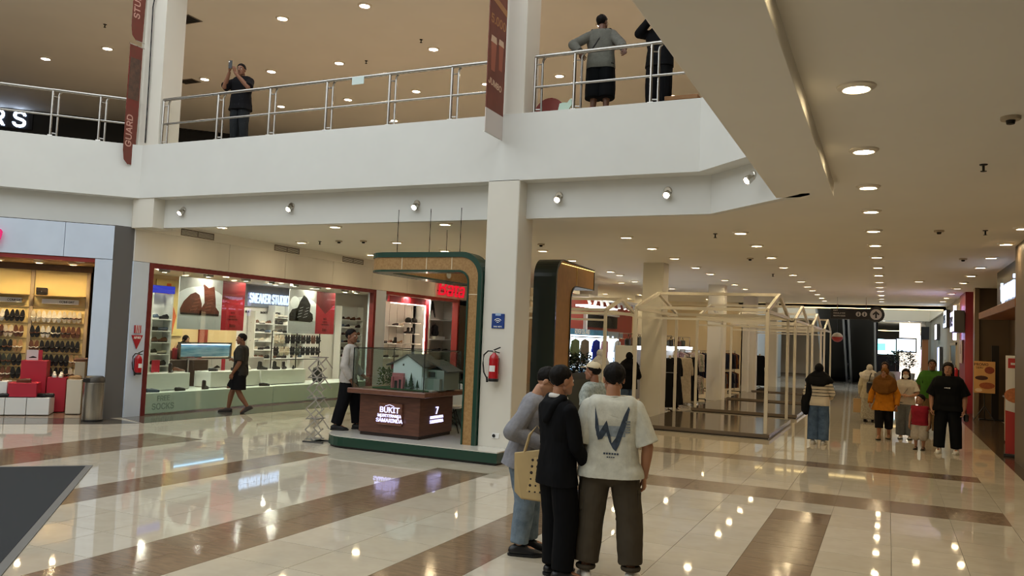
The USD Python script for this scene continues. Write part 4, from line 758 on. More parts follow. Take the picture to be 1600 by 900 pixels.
for z in (.45, .82, 1.2, 1.62, 2.3): obj('shelf', bx(-.9, .9, .05, .5, z - .03, z), white_box, t)
obj('riser', bx(-.3, .35, .1, .48, 1.62, 1.72, .004), white_box, t)
obj('figure_print', plate(Polygon([(-.35, 2.36), (-.28, 2.6), (-.3, 2.95), (.1, 2.95), (.2, 2.7), (.3, 2.38), (.24, 2.38), (.08, 2.66), (.0, 2.6), (-.05, 2.38)]), .49, .499), mat('print_charcoal', '2d2723', .6), t)
t = thing('backpack', 'dark blue backpack on the white shelf bay at the shoe shop entrance', 'backpack', (24.85, .28, 1.73), base=C); backpack_parts(t, '2b2d38')
for k, (x, z) in enumerate([(-.65, 1.2), (-.05, 1.2), (.15, 1.2), (.65, 1.2), (-.65, .82), (-.1, .82), (.2, .82), (.6, .82), (-.3, .45), (.35, .45), (-.65, .45)]):
    shoe('dark shoe on the white shelf bay with the backpack, %s shelf, %s along' % ({1.2: 'upper', .82: 'middle', .45: 'lowest'}[z], ORD[k]), 'shoes on the backpack bay', (24.9 + x, .25, z + .008), 75, C, ('171412', '2a211c')[k % 2], ('sneaker', 'flat')[k % 2], '171412')
t = thing('light_box', 'dark tall poster panel with an orange arm beside the shoe shop entrance', 'poster', (24.72, -.06, .5), base=B)
obj('panel', bx(-.44, .44, 0, .04, 0, 2.3), mat('panel_dark_brown', '2e231c', .4), t); obj('figure_print', plate(Polygon([(.43, .45), (.3, .5), (.36, 1.0), (.24, .9), (.18, .45), (.26, .4), (.34, 1.3), (.38, 1.7), (.43, 1.85)]).buffer(.01), -.006, -.002), mat('skin_print', 'b5763f', .5), t)
# the red script sign
t = thing('shop_sign', 'glowing red script sign on the silver fascia behind the kiosk', 'sign', (23.55, -.08, 3.07), base=B)
obj('lettering', text('Bata', .48, .03, False, .25, 1.35), lamp_mat('red_neon', 'd8182c', .95), t)
obj('rail', bx(-.8, .8, .03, .06, .12, .15), mat('sign_shadow', '3a2a26', .5), t)
# corner pier: extinguisher with its signs
def extinguisher(label, loc, rz, h=.5):
    t = thing('fire_extinguisher', label, 'fire extinguisher', loc, rz); k = h / .5
    obj('cylinder', tr(lathe([(.06, 0), (.072, .01), (.074, .04), (.074, .32), (.062, .37), (.03, .4), (.022, .42)], 24), s=k), mat('extinguisher_red', 'b3161f', .25, coat=.4), t, smooth=40)
    obj('base_ring', tr(lathe([(.075, -.005), (.077, .03), (.074, .04)], 24), s=k), black_plastic, t); obj('label_print', tr(prism(Polygon([(.0755 * math.cos(a), .0755 * math.sin(a)) for a in np.linspace(-2.2, -.9, 10)] + [(.074 * math.cos(a), .074 * math.sin(a)) for a in np.linspace(-.9, -2.2, 10)]), .14, .23), s=k), white_plastic, t)
    v = obj('valve', tr(cat_(bx(-.02, .02, -.02, .02, .41, .45, .005)), s=k), chrome, t); obj('lever', tr(cat_(bar((-.01, 0, .455), (.1, -.01, .50), .016), bar((-.01, 0, .44), (.09, -.01, .42), .014)), s=k), black_plastic, v)
    obj('hose', tr(tube([(-.02, 0, .44), (-.1, -.01, .44), (-.16, -.02, .38), (-.17, -.02, .25), (-.15, -.02, .12), (-.1, -.02, .04)], .011, 8), s=k), black_plastic, t, smooth=60); obj('nozzle', tr(rod((-.1, -.02, .06), (-.09, -.02, -.02), .014, 8, .018), s=k), black_plastic, t)
    obj('bracket', tr(bx(-.04, .04, .06, .1, .1, .34), s=k), dark_metal, t)
extinguisher('red fire extinguisher on the corner pier under the red triangle sign', (-13.09, 11.31, .82), 90, .45)
extinguisher('red fire extinguisher hanging on the tall white pillar', (-5.29, 10.90, 1.17), 0)
t = thing('safety_sign', 'red triangle fire extinguisher sign on the corner pier', 'sign', (11.3, -.03, 1.3), base=B)
obj('triangle', plate([(-.13, .27), (.13, .27), (0, 0)], -.012, 0), mat('sign_red', 'a8202a', .4), t); obj('plate', bx(-.075, .075, -.012, 0, .31, .46), mat('sign_red'), t)
obj('lettering', cat_(tr(text('APAR', .045, .003), 0, -.012, .2), tr(text('|||', .09, .003), 0, -.012, .34)), white_plastic, t)
t = thing('wifi_sign', 'blue wifi sign on the tall white pillar above the extinguisher', 'sign', (-5.295, 10.998, 1.95))
obj('plate', bx(-.105, .105, -.012, 0, 0, .22, .004), mat('sign_blue', '1f3f86', .35), t); obj('tab', bx(-.045, .045, -.014, -.01, .19, .225), mat('pale_blue', 'a9bfdc', .4), t)
for k, r_ in enumerate((.02, .045, .07)): obj('wave', tr(tube([(r_ * math.cos(a), -.014, r_ * math.sin(a)) for a in np.linspace(.7, 2.44, 9)], .006, 6), 0, 0, .075), white_plastic, t)
obj('lettering', tr(text('FREE WIFI', .02, .002), 0, -.012, .018), white_plastic, t)
t = thing('wall_socket', 'white wall socket low on the tall white pillar', 'socket', (-5.26, 10.998, .36)); obj('plate', bx(-.06, .06, -.01, 0, -.04, .04, .004), white_plastic, t); obj('outlet', tr(lathe([(.02, 0), (.026, .006), (.001, .003)], 14), -.025, -.01, 0, rx=90), black_plastic, t)
# ================================================================ THE GREEN KIOSK
green = mat('kiosk_green', '0c3b2c', .3, coat=.3); green_dk = mat('kiosk_dark_green', '0a1f17', .3, coat=.3)
kwood = mat('kiosk_wood', 'b08a58', .5, col2='96703f', scale=10, stretch=(3, 3, 3)); kiosk_top = mat('kiosk_floor_white', 'd2cec4', .12)
a_ = np.linspace(0, math.pi / 2, 9)
PLAT = Polygon([(-5.0, 10.52), (-7.65, 10.52)] + [(-7.65 - .55 * math.sin(a), 11.07 - .55 * math.cos(a)) for a in a_] + [(-8.2, 14.7), (-5.0, 14.7)])
HOLE = sbox(-5.565, 10.995, -5.025, 11.555)
t = thing('kiosk_platform', 'low green platform with a pale top carrying the house sales kiosk round the tall pillar', 'platform')
obj('side', prism(PLAT.difference(HOLE), .035, .175), green, t); obj('top', prism(PLAT.difference(HOLE), .175, .19), kiosk_top, t); obj('kick', prism(grow(PLAT, -.03).difference(HOLE), 0, .035), black_plastic, t)
t = thing('kiosk_arch', 'green and wood kiosk arch left of the white pillar, its beam curving over the counter', 'arch')
def curve(k):
    I = [(-7.3, 2.79), (-5.97, 2.79)] + [(-5.97 + .16 * math.sin(a), 2.63 + .16 * math.cos(a)) for a in a_[1:]] + [(-5.81, .19)]
    O = [(-7.3, 3.1), (-5.92, 3.1)] + [(-5.92 + .35 * math.sin(a), 2.74 + .36 * math.cos(a)) for a in a_[1:]] + [(-5.57, .19)]
    return [(p[0] * (1 - k) + q[0] * k, p[1] * (1 - k) + q[1] * k) for p, q in zip(I, O)]
def band(k0, k1, y0, y1): return plate(Polygon(curve(k0) + curve(k1)[::-1]), y0, y1)
def sector(z0, z1, g=0.0): return prism(Polygon([(-7.3 - (.45 - g) * math.sin(a), 11.38 - (.45 - g) * math.cos(a)) for a in a_] + [(-7.75 + g, 14.2), (-7.43 - g, 14.2)] + [(-7.3 - (.13 + g) * math.sin(a), 11.38 - (.13 + g) * math.cos(a)) for a in a_[::-1]]), z0, z1)
Y0, Y1 = 10.93, 11.25
arch_parts = (('outer_trim', .74, 1.0, green), ('wood_band', .1, .74, kwood), ('inner_trim', 0.0, .1, green))
for nm, k0, k1, m in arch_parts:
    g = .015 if nm == 'wood_band' else 0
    obj(nm, cat_(band(k0, k1, Y0 + g, Y1 - g), sector(2.79 + .31 * k0, 2.79 + .31 * k1, g)), m, t)
for x in (-7.0, -6.55, -6.1): obj('seam', bx(x - .008, x + .008, Y0 + .010, Y0 + .02, 2.83, 3.02), mat('seam_pale', 'd6c3a0', .5), t)
for z in (2.45,): obj('seam', bx(-5.79, -5.62, Y0 + .010, Y0 + .02, z - .008, z + .008), mat('seam_pale'), t)
obj('badge', tr(lathe([(.001, 0), (.07, 0), (.07, .02), (.001, .02)], 24), -7.42, 13.2, 2.93, ry=90), mat('badge_white', 'cfd4d0', .4), t)
for k, (x, y) in enumerate(((-7.2, 11.09), (-6.6, 11.09), (-6.05, 11.09), (-7.6, 13.4))):
    obj('cable', rod((x, y, 3.1), (x, y, ZC + .005), .005, 5), dark_metal, label='thin wire holding the kiosk beam to the ceiling, %s' % ('at the rear' if k == 3 else ORD[k] + ' from the left'), cat='wire', group='kiosk wires')
t = thing('kiosk_arch', 'second green and wood kiosk arch, right of the white pillar, with a short beam', 'arch')
def curve2(k):
    I = [(13.25, .19), (13.25, 2.5)] + [(13.5 - .25 * math.cos(a), 2.5 + .25 * math.sin(a)) for a in a_[1:]] + [(14.42, 2.75)]
    O = [(12.5, .19), (12.5, 2.86)] + [(12.81 - .31 * math.cos(a), 2.86 + .31 * math.sin(a)) for a in a_[1:]] + [(14.42, 3.13)]
    return [(p[0] * (1 - k) + q[0] * k, p[1] * (1 - k) + q[1] * k) for p, q in zip(I, O)]
def band2(k0, k1, x0, x1): return facing(Polygon(curve2(k0) + curve2(k1)[::-1]), x0, x1)
obj('wood_side', band2(.04, .94, -5.37, -5.0), mat('kiosk_wood_side', 'a4783f', .5, col2='966c37', scale=8), t); obj('outer_skin', band2(.94, 1.0, -5.39, -4.985), green_dk, t); obj('inner_skin', band2(0, .04, -5.39, -4.985), green_dk, t); obj('end_cap', bx(-5.385, -4.99, 14.42, 14.44, 2.75, 3.13), green_dk, t)
obj('seam', bx(-5.0, -4.992, 13.5, 13.515, 2.76, 3.12), mat('seam_gold', 'd8b46a', .4), t); obj('edge_light', cat_(bx(-5.0, -4.985, 12.75, 14.42, 3.095, 3.105)), lamp_mat('edge_glow', 'ffe08a', 1.5), t)
t = thing('planter_wall', 'dark green low wall of the kiosk behind the three standing men', 'planter', (-5.15, 13.9, .19))
obj('body', bx(-.15, .15, -.6, .6, 0, .95, .01), mat('planter_green', '27301f', .5), t); obj('trough', cat_(bx(-.13, .13, -.58, .58, .95, 1.02)), mat('soil_dark', '1d1712', .9), t); obj('rim', cat_(bx(-.16, -.13, -.61, .61, .93, 1.05), bx(.13, .16, -.61, .61, .93, 1.05)), green_dk, t)
leaf = mat('leaf_green', '1f3a1c', .35, var=.3, scale=9); leaf2 = mat('leaf_light', '5f8350', .5, var=.3, scale=9)
def leaves(n, r, h, seed, size=.09):
    R = np.random.default_rng(seed); ms = []
    for _ in range(n):
        a, u = R.uniform(0, 6.28), R.uniform(.15, 1); p = V(math.cos(a) * r * u, math.sin(a) * r * u, h * R.uniform(.15, 1)); d = nrm(V(math.cos(a), math.sin(a), R.uniform(-.5, .8))); s = nrm(np.cross(d, (0, 0, 1))); n_ = np.cross(s, d); L = size * R.uniform(.7, 1.2)
        v = [p, p + d * L * .4 + s * L * .26 + n_ * .01, p + d * L, p + d * L * .4 - s * L * .26 + n_ * .01, p + d * L * .4 - n_ * .008]
        ms.append(mesh_(v, [(0, 1, 4), (1, 2, 4), (2, 3, 4), (3, 0, 4), (0, 4, 1), (1, 4, 2), (2, 4, 3), (3, 4, 0)]))
    return cat_(*ms)
for k, y in enumerate((13.55, 13.95, 14.35)):
    t = thing('potted_shrub', 'dark leafy shrub in the green kiosk planter, %s from the camera' % ('nearest', 'middle one', 'farthest')[k], 'plant', (-5.15, y, 1.21), group='shrubs in the kiosk planter')
    obj('stems', cat_(*[rod((0, 0, 0), (.1 * math.cos(a), .1 * math.sin(a), .28), .006, 5) for a in np.linspace(0, 5.5, 6)]), mat('stem_brown', '3c2d1e', .7), t); obj('foliage', leaves(130, .15, .36, 40 + k, .085), leaf, t, kind='stuff')

# counter with the model house
walnut = mat('counter_walnut', '6a4434', .35, col2='54342a', scale=5, stretch=(1, 1, 7)); walnut_top = mat('counter_top_walnut', '7d5544', .25, col2='684335', scale=5, stretch=(1, 4, 4)); neon_v = lamp_mat('violet_white_neon', 'c4c2ff', 1.7)
t = thing('display_counter', 'walnut display counter with glowing lettering panels on the kiosk platform', 'counter', (-7.08, 11.42, .19))
obj('body', bx(-.56, .56, -.52, .52, .05, .64, .008), walnut, t); obj('plinth', bx(-.54, .54, -.5, .5, 0, .05), mat('plinth_dark', '2a1a14', .5), t); obj('neck', bx(-.5, .5, -.46, .46, .63, .66), mat('plinth_dark'), t)
obj('top', bx(-.72, .72, -.66, .66, .655, .735, .012), walnut_top, t)
p = obj('front_panel', bx(-.18, .26, -.56, -.515, .19, .53, .004), walnut_top, t)
obj('lettering', cat_(tr(text('BUKIT', .085, .012), .04, -.56, .385), tr(text('MEDITERANIA', .045, .012), .04, -.56, .315, ry=0), tr(text('SAMARINDA', .058, .012), .04, -.56, .235), tr(tube([(-.13, -.57, .30), (-.05, -.572, .345), (.04, -.573, .36), (.13, -.572, .345), (.21, -.57, .30)], .006, 5)), tr(tube([(-.04, -.57, .485), (.04, -.572, .51), (.12, -.57, .485)], .006, 5))), neon_v, p)
p = obj('side_panel', bx(.515, .545, -.3, .3, .17, .55, .004), mat('side_panel_brown', '3a2a24', .4), t)
sm = cat_(text('7', .11, .012), tr(text('MEDITERANIA', .042, .012), 0, 0, -.07), tr(text('SAMARINDA', .05, .012), 0, 0, -.14)); obj('lettering', tr(sm, .56, 0, .37, rz=90), neon_v, p)
t = thing('glass_case', 'frameless glass case with thin black edges over the model house', 'glass case', (-7.1, 11.43, .926))
cg = glass_mat('case_glass', 'f2f8f5')
for nm, m in (('front_pane', bx(-.65, .65, -.585, -.58, .0, .63)), ('rear_pane', bx(-.65, .65, .58, .585, .0, .63)), ('left_pane', bx(-.655, -.65, -.58, .58, 0, .63)), ('right_pane', bx(.65, .655, -.58, .58, 0, .63))): obj(nm, m, cg, t)
obj('edges', cat_(*[bx(x - .006, x + .006, y - .006, y + .006, 0, .636) for x in (-.655, .655) for y in (-.585, .585)], *[bx(-.655, .655, y - .005, y + .005, .628, .638) for y in (-.585, .585)], *[bx(x - .005, x + .005, -.585, .585, .628, .638) for x in (-.655, .655)]), mat('case_edge', '20241f', .4), t)
t = thing('model_house', 'white gabled model house with a grey roof on a green base inside the glass case', 'model house', (-7.0, 11.35, .927))
obj('grass_base', bx(-.48, .56, -.36, .5, 0, .02, .004), mat('model_grass', '27502a', .9, bump=.5, bscale=400), t); obj('pavement', bx(.28, .62, -.35, .1, .0, .024), mat('model_path', '9c9b92', .6), t)
wall_w = mat('model_white', 'd9e2e6', .5)
obj('gable_wall', plate([(-.16, .02), (.37, .02), (.37, .39), (.10, .55), (-.16, .41)], -.26, .35), wall_w, t); rf = mat('model_roof', '3d4443', .6, bump=.4, bscale=150)
def slope(x0, z0, x1, z1, y0, y1, th=.016): return plate([(x0, z0), (x1, z1), (x1, z1 + th), (x0, z0 + th)], y0, y1)
obj('roof', cat_(slope(-.21, .385, .10, .55, -.29, .4), slope(.10, .55, .42, .36, -.29, .4), slope(.36, .47, .74, .3, -.1, .42), slope(-.42, .36, -.14, .46, -.08, .4)), rf, t); obj('red_wall', bx(-.36, -.17, -.02, .35, .3, .42), mat('model_red', '8e2830', .5), t)
obj('side_wing', bx(.37, .68, -.1, .4, .02, .33, .003), mat('model_sage', '77837a', .5), t); w_ = obj('balcony_wall', bx(.4, .66, -.2, -.12, .02, .2), mat('model_sage'), t); obj('white_pier', bx(.37, .4, -.24, -.1, .02, .21), wall_w, w_)
obj('porch', cat_(bx(-.15, .06, -.3, -.255, .02, .26), bx(.04, .07, -.33, -.26, .02, .2), bx(-.15, -.12, -.33, -.26, .02, .2)), mat('model_pink', 'b4656a', .5), t); obj('doorway', cat_(bx(-.02, .05, -.305, -.3, .02, .16), bx(-.1, -.05, -.305, -.3, .02, .14), bx(.015, .04, -.262, -.258, .38, .41)), black_plastic, t)
obj('window', bx(.4, .52, -.108, -.1, .22, .3), black_plastic, t)
for k, (x, y, h_) in enumerate(((.21, -.31, .2), (.32, -.3, .1), (.12, -.31, .11))): obj('model_tree', cat_(rod((x, y, .02), (x, y, .06), .006, 5), *[tr(lathe([(.052 * (1 - q) * h_ / .2 + .006, 0), (.001, .06 * h_ / .2 + .015)], 9), x, y, .05 + h_ * q) for q in (0, .2, .4, .6, .8)]), mat('model_pine', '1d3b27', .8), t)
obj('model_bush', tr(leaves(240, .12, .3, 9, .045), -.33, -.2, .02), leaf2, t, kind='stuff')
# back desk and shell chair
t = thing('side_desk', 'dark green desk behind the display counter, by the arch leg', 'desk', (-6.75, 13.0, .19)); obj('top', bx(-.5, .5, -.35, .35, .72, .76, .006), mat('desk_green', '4c5a50', .3), t); obj('panel', cat_(bx(-.48, .48, .28, .31, 0, .72), bx(-.48, -.45, -.3, .3, 0, .72), bx(.45, .48, -.3, .3, 0, .72)), mat('desk_grey', '8f998f', .4), t); obj('papers', bx(.0, .25, -.2, .0, .76, .775, .002), white_plastic, t)
obj('bowl', tr(lathe([(.001, 0), (.05, 0), (.09, .06), (.085, .06), (.045, .008), (.001, .008)], 18), -6.85, 12.85, .951), mat('bowl_green', '3c5142', .3), smooth=40, label='small dark bowl standing on the green desk', cat='bowl')
t = thing('shell_chair', 'white shell chair with black wire legs behind the display counter', 'chair', (-6.72, 12.2, .19), 20)
obj('seat', to_tm(hull([((-.2, -.18, .43), .02), ((.2, -.18, .43), .02), ((-.2, .18, .42), .02), ((.2, .18, .42), .02), ((0, 0, .40), .03)])), white_plastic, t, smooth=40); obj('backrest', to_tm(hull([((-.19, .2, .44), .018), ((.19, .2, .44), .018), ((-.15, .27, .78), .018), ((.15, .27, .78), .018)])), white_plastic, t, smooth=40)
for sx in (-1, 1):
    for sy in (-1, 1): obj('leg', rod((sx * .2, sy * .2, 0), (sx * .08, sy * .08, .4), .011, 6), black_plastic, t)
obj('wire_brace', cat_(*[rod((sx * .16, sy * .16, .12), (-sx * .1, sy * .1, .36), .006, 5) for sx in (-1, 1) for sy in (-1, 1)], *[rod((sx * .16, -.16, .12), (sx * .1, .1, .36), .006, 5) for sx in (-1, 1)]), black_plastic, t)
t = thing('folding_stand', 'folding zigzag literature stand of silver bars left of the kiosk platform', 'brochure stand', (-8.43, 10.86, 0), 8)
alu = mat('aluminium', 'c2c0bb', .3, .8)
for sg in (-1, 1):
    zz = [(-.13 if k % 2 else .05, .04 + .165 * k) for k in range(9)]
    for k in range(8):
        (x0, z0), (x1, z1) = zz[k], zz[k + 1]; obj('bar', bar((x0, sg * .13, z0), (x1, sg * .13, z1), .014, .02), alu, t)
        obj('cross_bar', bar((x1 + .0, sg * .13, z0), (x0, sg * .13, z1), .012, .016) if k % 2 == 0 else bar((.16, sg * .13, z0), (.02, sg * .13, z1), .012, .016), alu, t)
for k in range(0, 9, 2):
    obj('shelf', tr(bx(-.10, .10, -.13, .13, -.006, .006), -.02, 0, .05 + .165 * k, ry=0), mat('acrylic_tray', '8e9391', .2, trans=.3), t)
obj('foot', cat_(bx(-.16, .2, -.15, -.11, 0, .025), bx(-.16, .2, .11, .15, 0, .025)), mat('dark_grey_foot', '4b4a48', .4), t)
obj('brochure', tr(bx(-.1, .1, -.09, .09, 0, .16, .003), -8.0 - .22, 11.95, .19), mat('white_card', 'e6e3de', .5), label='white pedestal box behind the legs of the man at the counter', cat='box')

# ================================================================ WHITE HOUSE FRAMES AND THE CLOTHES STORE
wf = mat('white_frame_paint', 'ddd6c6', .45)
def house(label, x0, x1, y0, y1, zt=2.57, za=2.99, plate_=True):
    t = thing('house_frame', label, 'house frame', (0, 0, 0)); w = .065; ym = (y0 + y1) / 2; z0 = .1 if plate_ else 0
    for x in (x0, x1):
        for y in (y0, y1): obj('post', bx(x - w / 2, x + w / 2, y - w / 2, y + w / 2, z0, zt, .004), wf, t)
        for y in (y0, y1): obj('rafter', bar((x, y, zt), (x, ym, za), w), wf, t)
        obj('tie_beam', bar((x, y0, zt - .03), (x, y1, zt - .03), w), wf, t)
    for y, z in ((y0, zt), (y1, zt), (ym, za)): obj('ridge_beam' if z == za else 'eave_beam', bar((x0, y, z), (x1, y, z), w), wf, t)
    obj('low_beam', bar((x0, y0, zt - .22), (x1, y0, zt - .22), .045), wf, t)
    if plate_:
        b = thing('frame_platform', 'dark glossy panel platform under the ' + label, 'platform', ((x0 + x1) / 2, ym, 0)); W, D = (x1 - x0) / 2 + .08, (y1 - y0) / 2 + .1
        obj('deck', bx(-W, W, -D, D, .06, .098, .004), mat('deck_gloss', '5d5347', .1, var=.1, scale=2), b); obj('skirt', bx(-W + .01, W - .01, -D + .01, D - .01, 0, .06), mat('deck_skirt', '3a322a', .3), b); obj('edge_strip', cat_(bx(-W - .01, W + .01, -D - .012, -D, .03, .1), bx(W, W + .012, -D, D, .03, .1)), mat('deck_edge', '6e6255', .2), b)
    return t
for k, nm in enumerate(('nearest white house-shaped frame beside the corridor', 'second white house-shaped frame along the corridor', 'third white house-shaped frame along the corridor', 'farthest white house-shaped frame before the escalators')):
    y0 = 17.05 + 5.4 * k; house(nm, -4.75 if k else -4.92, -2.2, y0, y0 + 3.7)
house('white house-shaped frame left of the second white pillar', -8.0, -5.66, 17.2, 19.5, 2.5, 2.8, False)
struct('wall_store', cat_(bx(-13.2, -13.0, 29.9, 39, 0, ZC), bx(-13, -6, 39, 39.2, 0, ZC)), mat('store_wall_cream', 'd9c8a8', .5))
struct('wall_store_red', cat_(bx(-9.35, -9.25, 22.8, 31.5, 0, 3.3)), mat('store_red', 'a8402f', .5))
S = Frame((-9.15, 0), 90)
t = thing('clothes_wall', 'white lit clothes display with a blue header behind the kiosk plants', 'display', (26.9, 0, 0), base=S)
obj('back_panel', bx(-2.9, 2.7, .05, .1, .3, 2.0), lamp_mat('lit_white_wall', 'cfe3f5', 2.6), t); obj('header', bx(-2.95, .9, -.1, .1, 1.97, 2.16), mat('header_blue', '2f6f9d', .3, col2='4d9ac4', scale=3), t); obj('header_grey', bx(.9, 2.75, -.1, .1, 1.9, 2.14), mat('header_steel', '99a6b2', .3), t)
obj('lettering', tr(text('RIVER ISLAND', .15, .01), -1.75, -.1, 2.0), white_plastic, t)
for x in (-2.9, -.95, .95, 1.5): obj('post', bx(x - .07, x + .07, -.12, .1, .1, 1.97), lamp_mat('lit_post', 'd8e8f5', 2.0), t)
for z in (1.05, .75): obj('shelf', bx(-2.9, 2.7, -.28, .08, z - .03, z), mat('shelf_pale_blue', 'a9c0d0', .4), t)
obj('rail', rod((-2.9, -.15, 1.9), (2.7, -.15, 1.9), .015), chrome, t)
t = thing('wall_screen', 'wide dark screen over the lit clothes display', 'screen', (27.6, .02, 2.26), base=S); obj('panel', bx(-1.7, 1.7, 0, .06, 0, .42, .01), mat('screen_black', '15171b', .15), t); obj('frame', cat_(bx(-1.85, -1.72, -.03, .08, -.1, .5), bx(-1.85, 1.85, -.03, .08, .44, .5)), white_plastic, t)
t = thing('ceiling_tray', 'white ceiling tray with a row of track spotlights over the clothes display', 'ceiling tray', (26.6, -.6, 3.0), base=S)
obj('tray', bx(-3.2, 3.2, -.3, .3, .12, .2), white_plastic, t); obj('light_panel', bx(-3.0, -.2, -.28, .2, -.16, -.1), lamp_mat('tray_glow', 'f4f0e6', 2.5), t)
for k in range(9):
    x = -2.6 + .62 * k; hd = obj('spot_head', tr(lathe([(.05, -.1), (.055, .0), (.05, .1), (.02, .12)], 12), x, -.1, .03, rx=(-25, 20, -10)[k % 3], ry=(15, -20, 8)[k % 3]), white_plastic, t); obj('lens', tr(lathe([(.001, -.105), (.045, -.105), (.045, -.1)], 10), x, -.1, .03, rx=(-25, 20, -10)[k % 3], ry=(15, -20, 8)[k % 3]), lamp_mat('track_glow', 'fff0da', 9), hd)
def garment_parts(t, c, L=.75, w=.22, kind='shirt'):       # hangs in the xz plane from z = 0 downwards
    pts = [((0, 0, -.03), .02), ((w * .95, 0, -.1), .022), ((-w * .95, 0, -.1), .022)]
    b = hull(pts + [((w, 0, -L), .028), ((-w, 0, -L), .028), ((0, .03, -L * .7), .03)])
    if kind == 'shirt': b = b + hull([((w * .9, 0, -.1), .024), ((w * 1.25, .01, -.42), .026)]) + hull([((-w * .9, 0, -.1), .024), ((-w * 1.25, .01, -.42), .026)])
    obj('cloth', soft(b.trim_by_plane((0, 0, 1), -L), .07, 2, amp=.018, freq=7, seed=int(L * 50)), c if not isinstance(c, str) else cloth('fabric_' + c, c), t, smooth=60)
    obj('hanger', cat_(tube([(-w * .9, 0, -.09), (0, 0, -.01), (w * .9, 0, -.09)], .006, 5), tube([(0, 0, -.01), (0, 0, .04), (.02, 0, .055), (.03, 0, .03)], .004, 5)), chrome, t)
_gm = {}
def garment(label, group, loc, rz, c, L=.75, w=.22, kind='shirt', base=None, nm='garment', catg='garment'):
    k = (c if isinstance(c, str) else str(c.GetPath()), L, w, kind, nm)
    if k in _gm: return dup(_gm[k], label, loc, rz, group, base=base)
    t = thing(nm, label, catg, loc, rz, group, base=base); garment_parts(t, c, L, w, kind); _gm[k] = t; return t
for x, c, n, w in ((-2.5, '5d6b4a', 'olive', 'leftmost'), (-1.6, '6d6355', 'taupe', 'second from the left'), (-.45, '1e2b8f', 'royal blue', 'third from the left'), (.45, 'c9a3b2', 'pale pink', 'fourth from the left'), (1.95, 'd6dde6', 'white', 'rightmost')):
    garment('%s shirt hanging on the lit clothes display, %s' % (n, w), 'shirts on the lit display', (26.9 + x, -.15, 1.85), 0, c, .8, .32, 'shirt', S)
    for z, zz in ((1.05, 'upper'), (.75, 'lower')):
        t = thing('folded_clothes', 'folded clothes on the %s shelf under the %s shirt' % (zz, n), 'folded clothes', (26.9 + x, -.12, z + .002), base=S)
        for q in range(3): obj('layer', bx(-.2, .2, -.12, .1, .05 * q, .05 * q + .045, .018), cloth('fabric_' + ('c9d6df', '6f8fae', '3d4a5c')[(q + int(x * 3)) % 3], ('c9d6df', '6f8fae', '3d4a5c')[(q + int(x * 3)) % 3]), t)
# dress stands
def dress_stand(label, x, y, c, n, z1=.14, w=.2, belt=None):
    t = thing('dress_form', label, 'dress form', (x, y, 0), 35)
    b = hull([((.16, 0, 1.38), .05), ((-.16, 0, 1.38), .05), ((.12, 0, 1.05), .07), ((-.12, 0, 1.05), .07)]) + hull([((.12, 0, 1.05), .07), ((-.12, 0, 1.05), .07), ((w, .06, z1), .05), ((-w, .06, z1), .05), ((w, -.06, z1), .05), ((-w, -.06, z1), .05)])
    for s in (-1, 1): b = b + hull([((s * .17, 0, 1.37), .048), ((s * .24, .02, .95), .045)])
    obj('dress', soft(b.trim_by_plane((0, 0, 1), z1), .05, 3, amp=.014, freq=8, seed=int(x * -9 + y)), cloth('fabric_' + c, c), t, smooth=60)
    if belt: obj('belt', tr(ring(.2, .012, 24, 6), 0, 0, 1.05, s=(1, .45, 1)), cloth('fabric_' + belt, belt), t)
    obj('neck', rod((0, 0, 1.4), (0, 0, 1.5), .035, 12), mat('form_cream', 'c9bda8', .6), t); obj('pole', rod((0, 0, .06), (0, 0, z1 + .3), .014, 8), chrome, t)
    obj('base', cat_(*[rod((0, 0, .09), (.26 * math.cos(a), .26 * math.sin(a), .02), .014, 6) for a in np.linspace(.3, 6.58, 5)[:-1]]), chrome, t)
dress_stand('black belted long dress on a stand right of the second white pillar', -5.2, 21.3, '141315', 0, belt='8f8f92'); dress_stand('black long dress behind the belted one', -5.35, 22.4, '1b1a1c', 0, w=.22); dress_stand('cream long coat on a stand in the row of dark dresses', -5.25, 23.3, 'b9ac98', 0, w=.13); dress_stand('black dress at the end of the row, beside the patterned clothes', -5.3, 24.3, '19181a', 0); dress_stand('dark long coat on a stand between the farther columns', -5.0, 36.5, '121214', 0)
pat = [cloth('pattern_dark', '2a2227', '8a7a78', scale=26), cloth('pattern_wine', '5a2f35', 'b59a94', scale=30), cloth('pattern_grey', '6d6862', 'cfc6ba', scale=24), cloth('pattern_sage', '5f6b5c', 'c8c2ae', scale=26), cloth('pattern_rose', '8a6a66', 'd9cfc4', scale=32)]
pn = ['dark patterned', 'wine patterned', 'grey patterned', 'sage patterned', 'rose patterned']
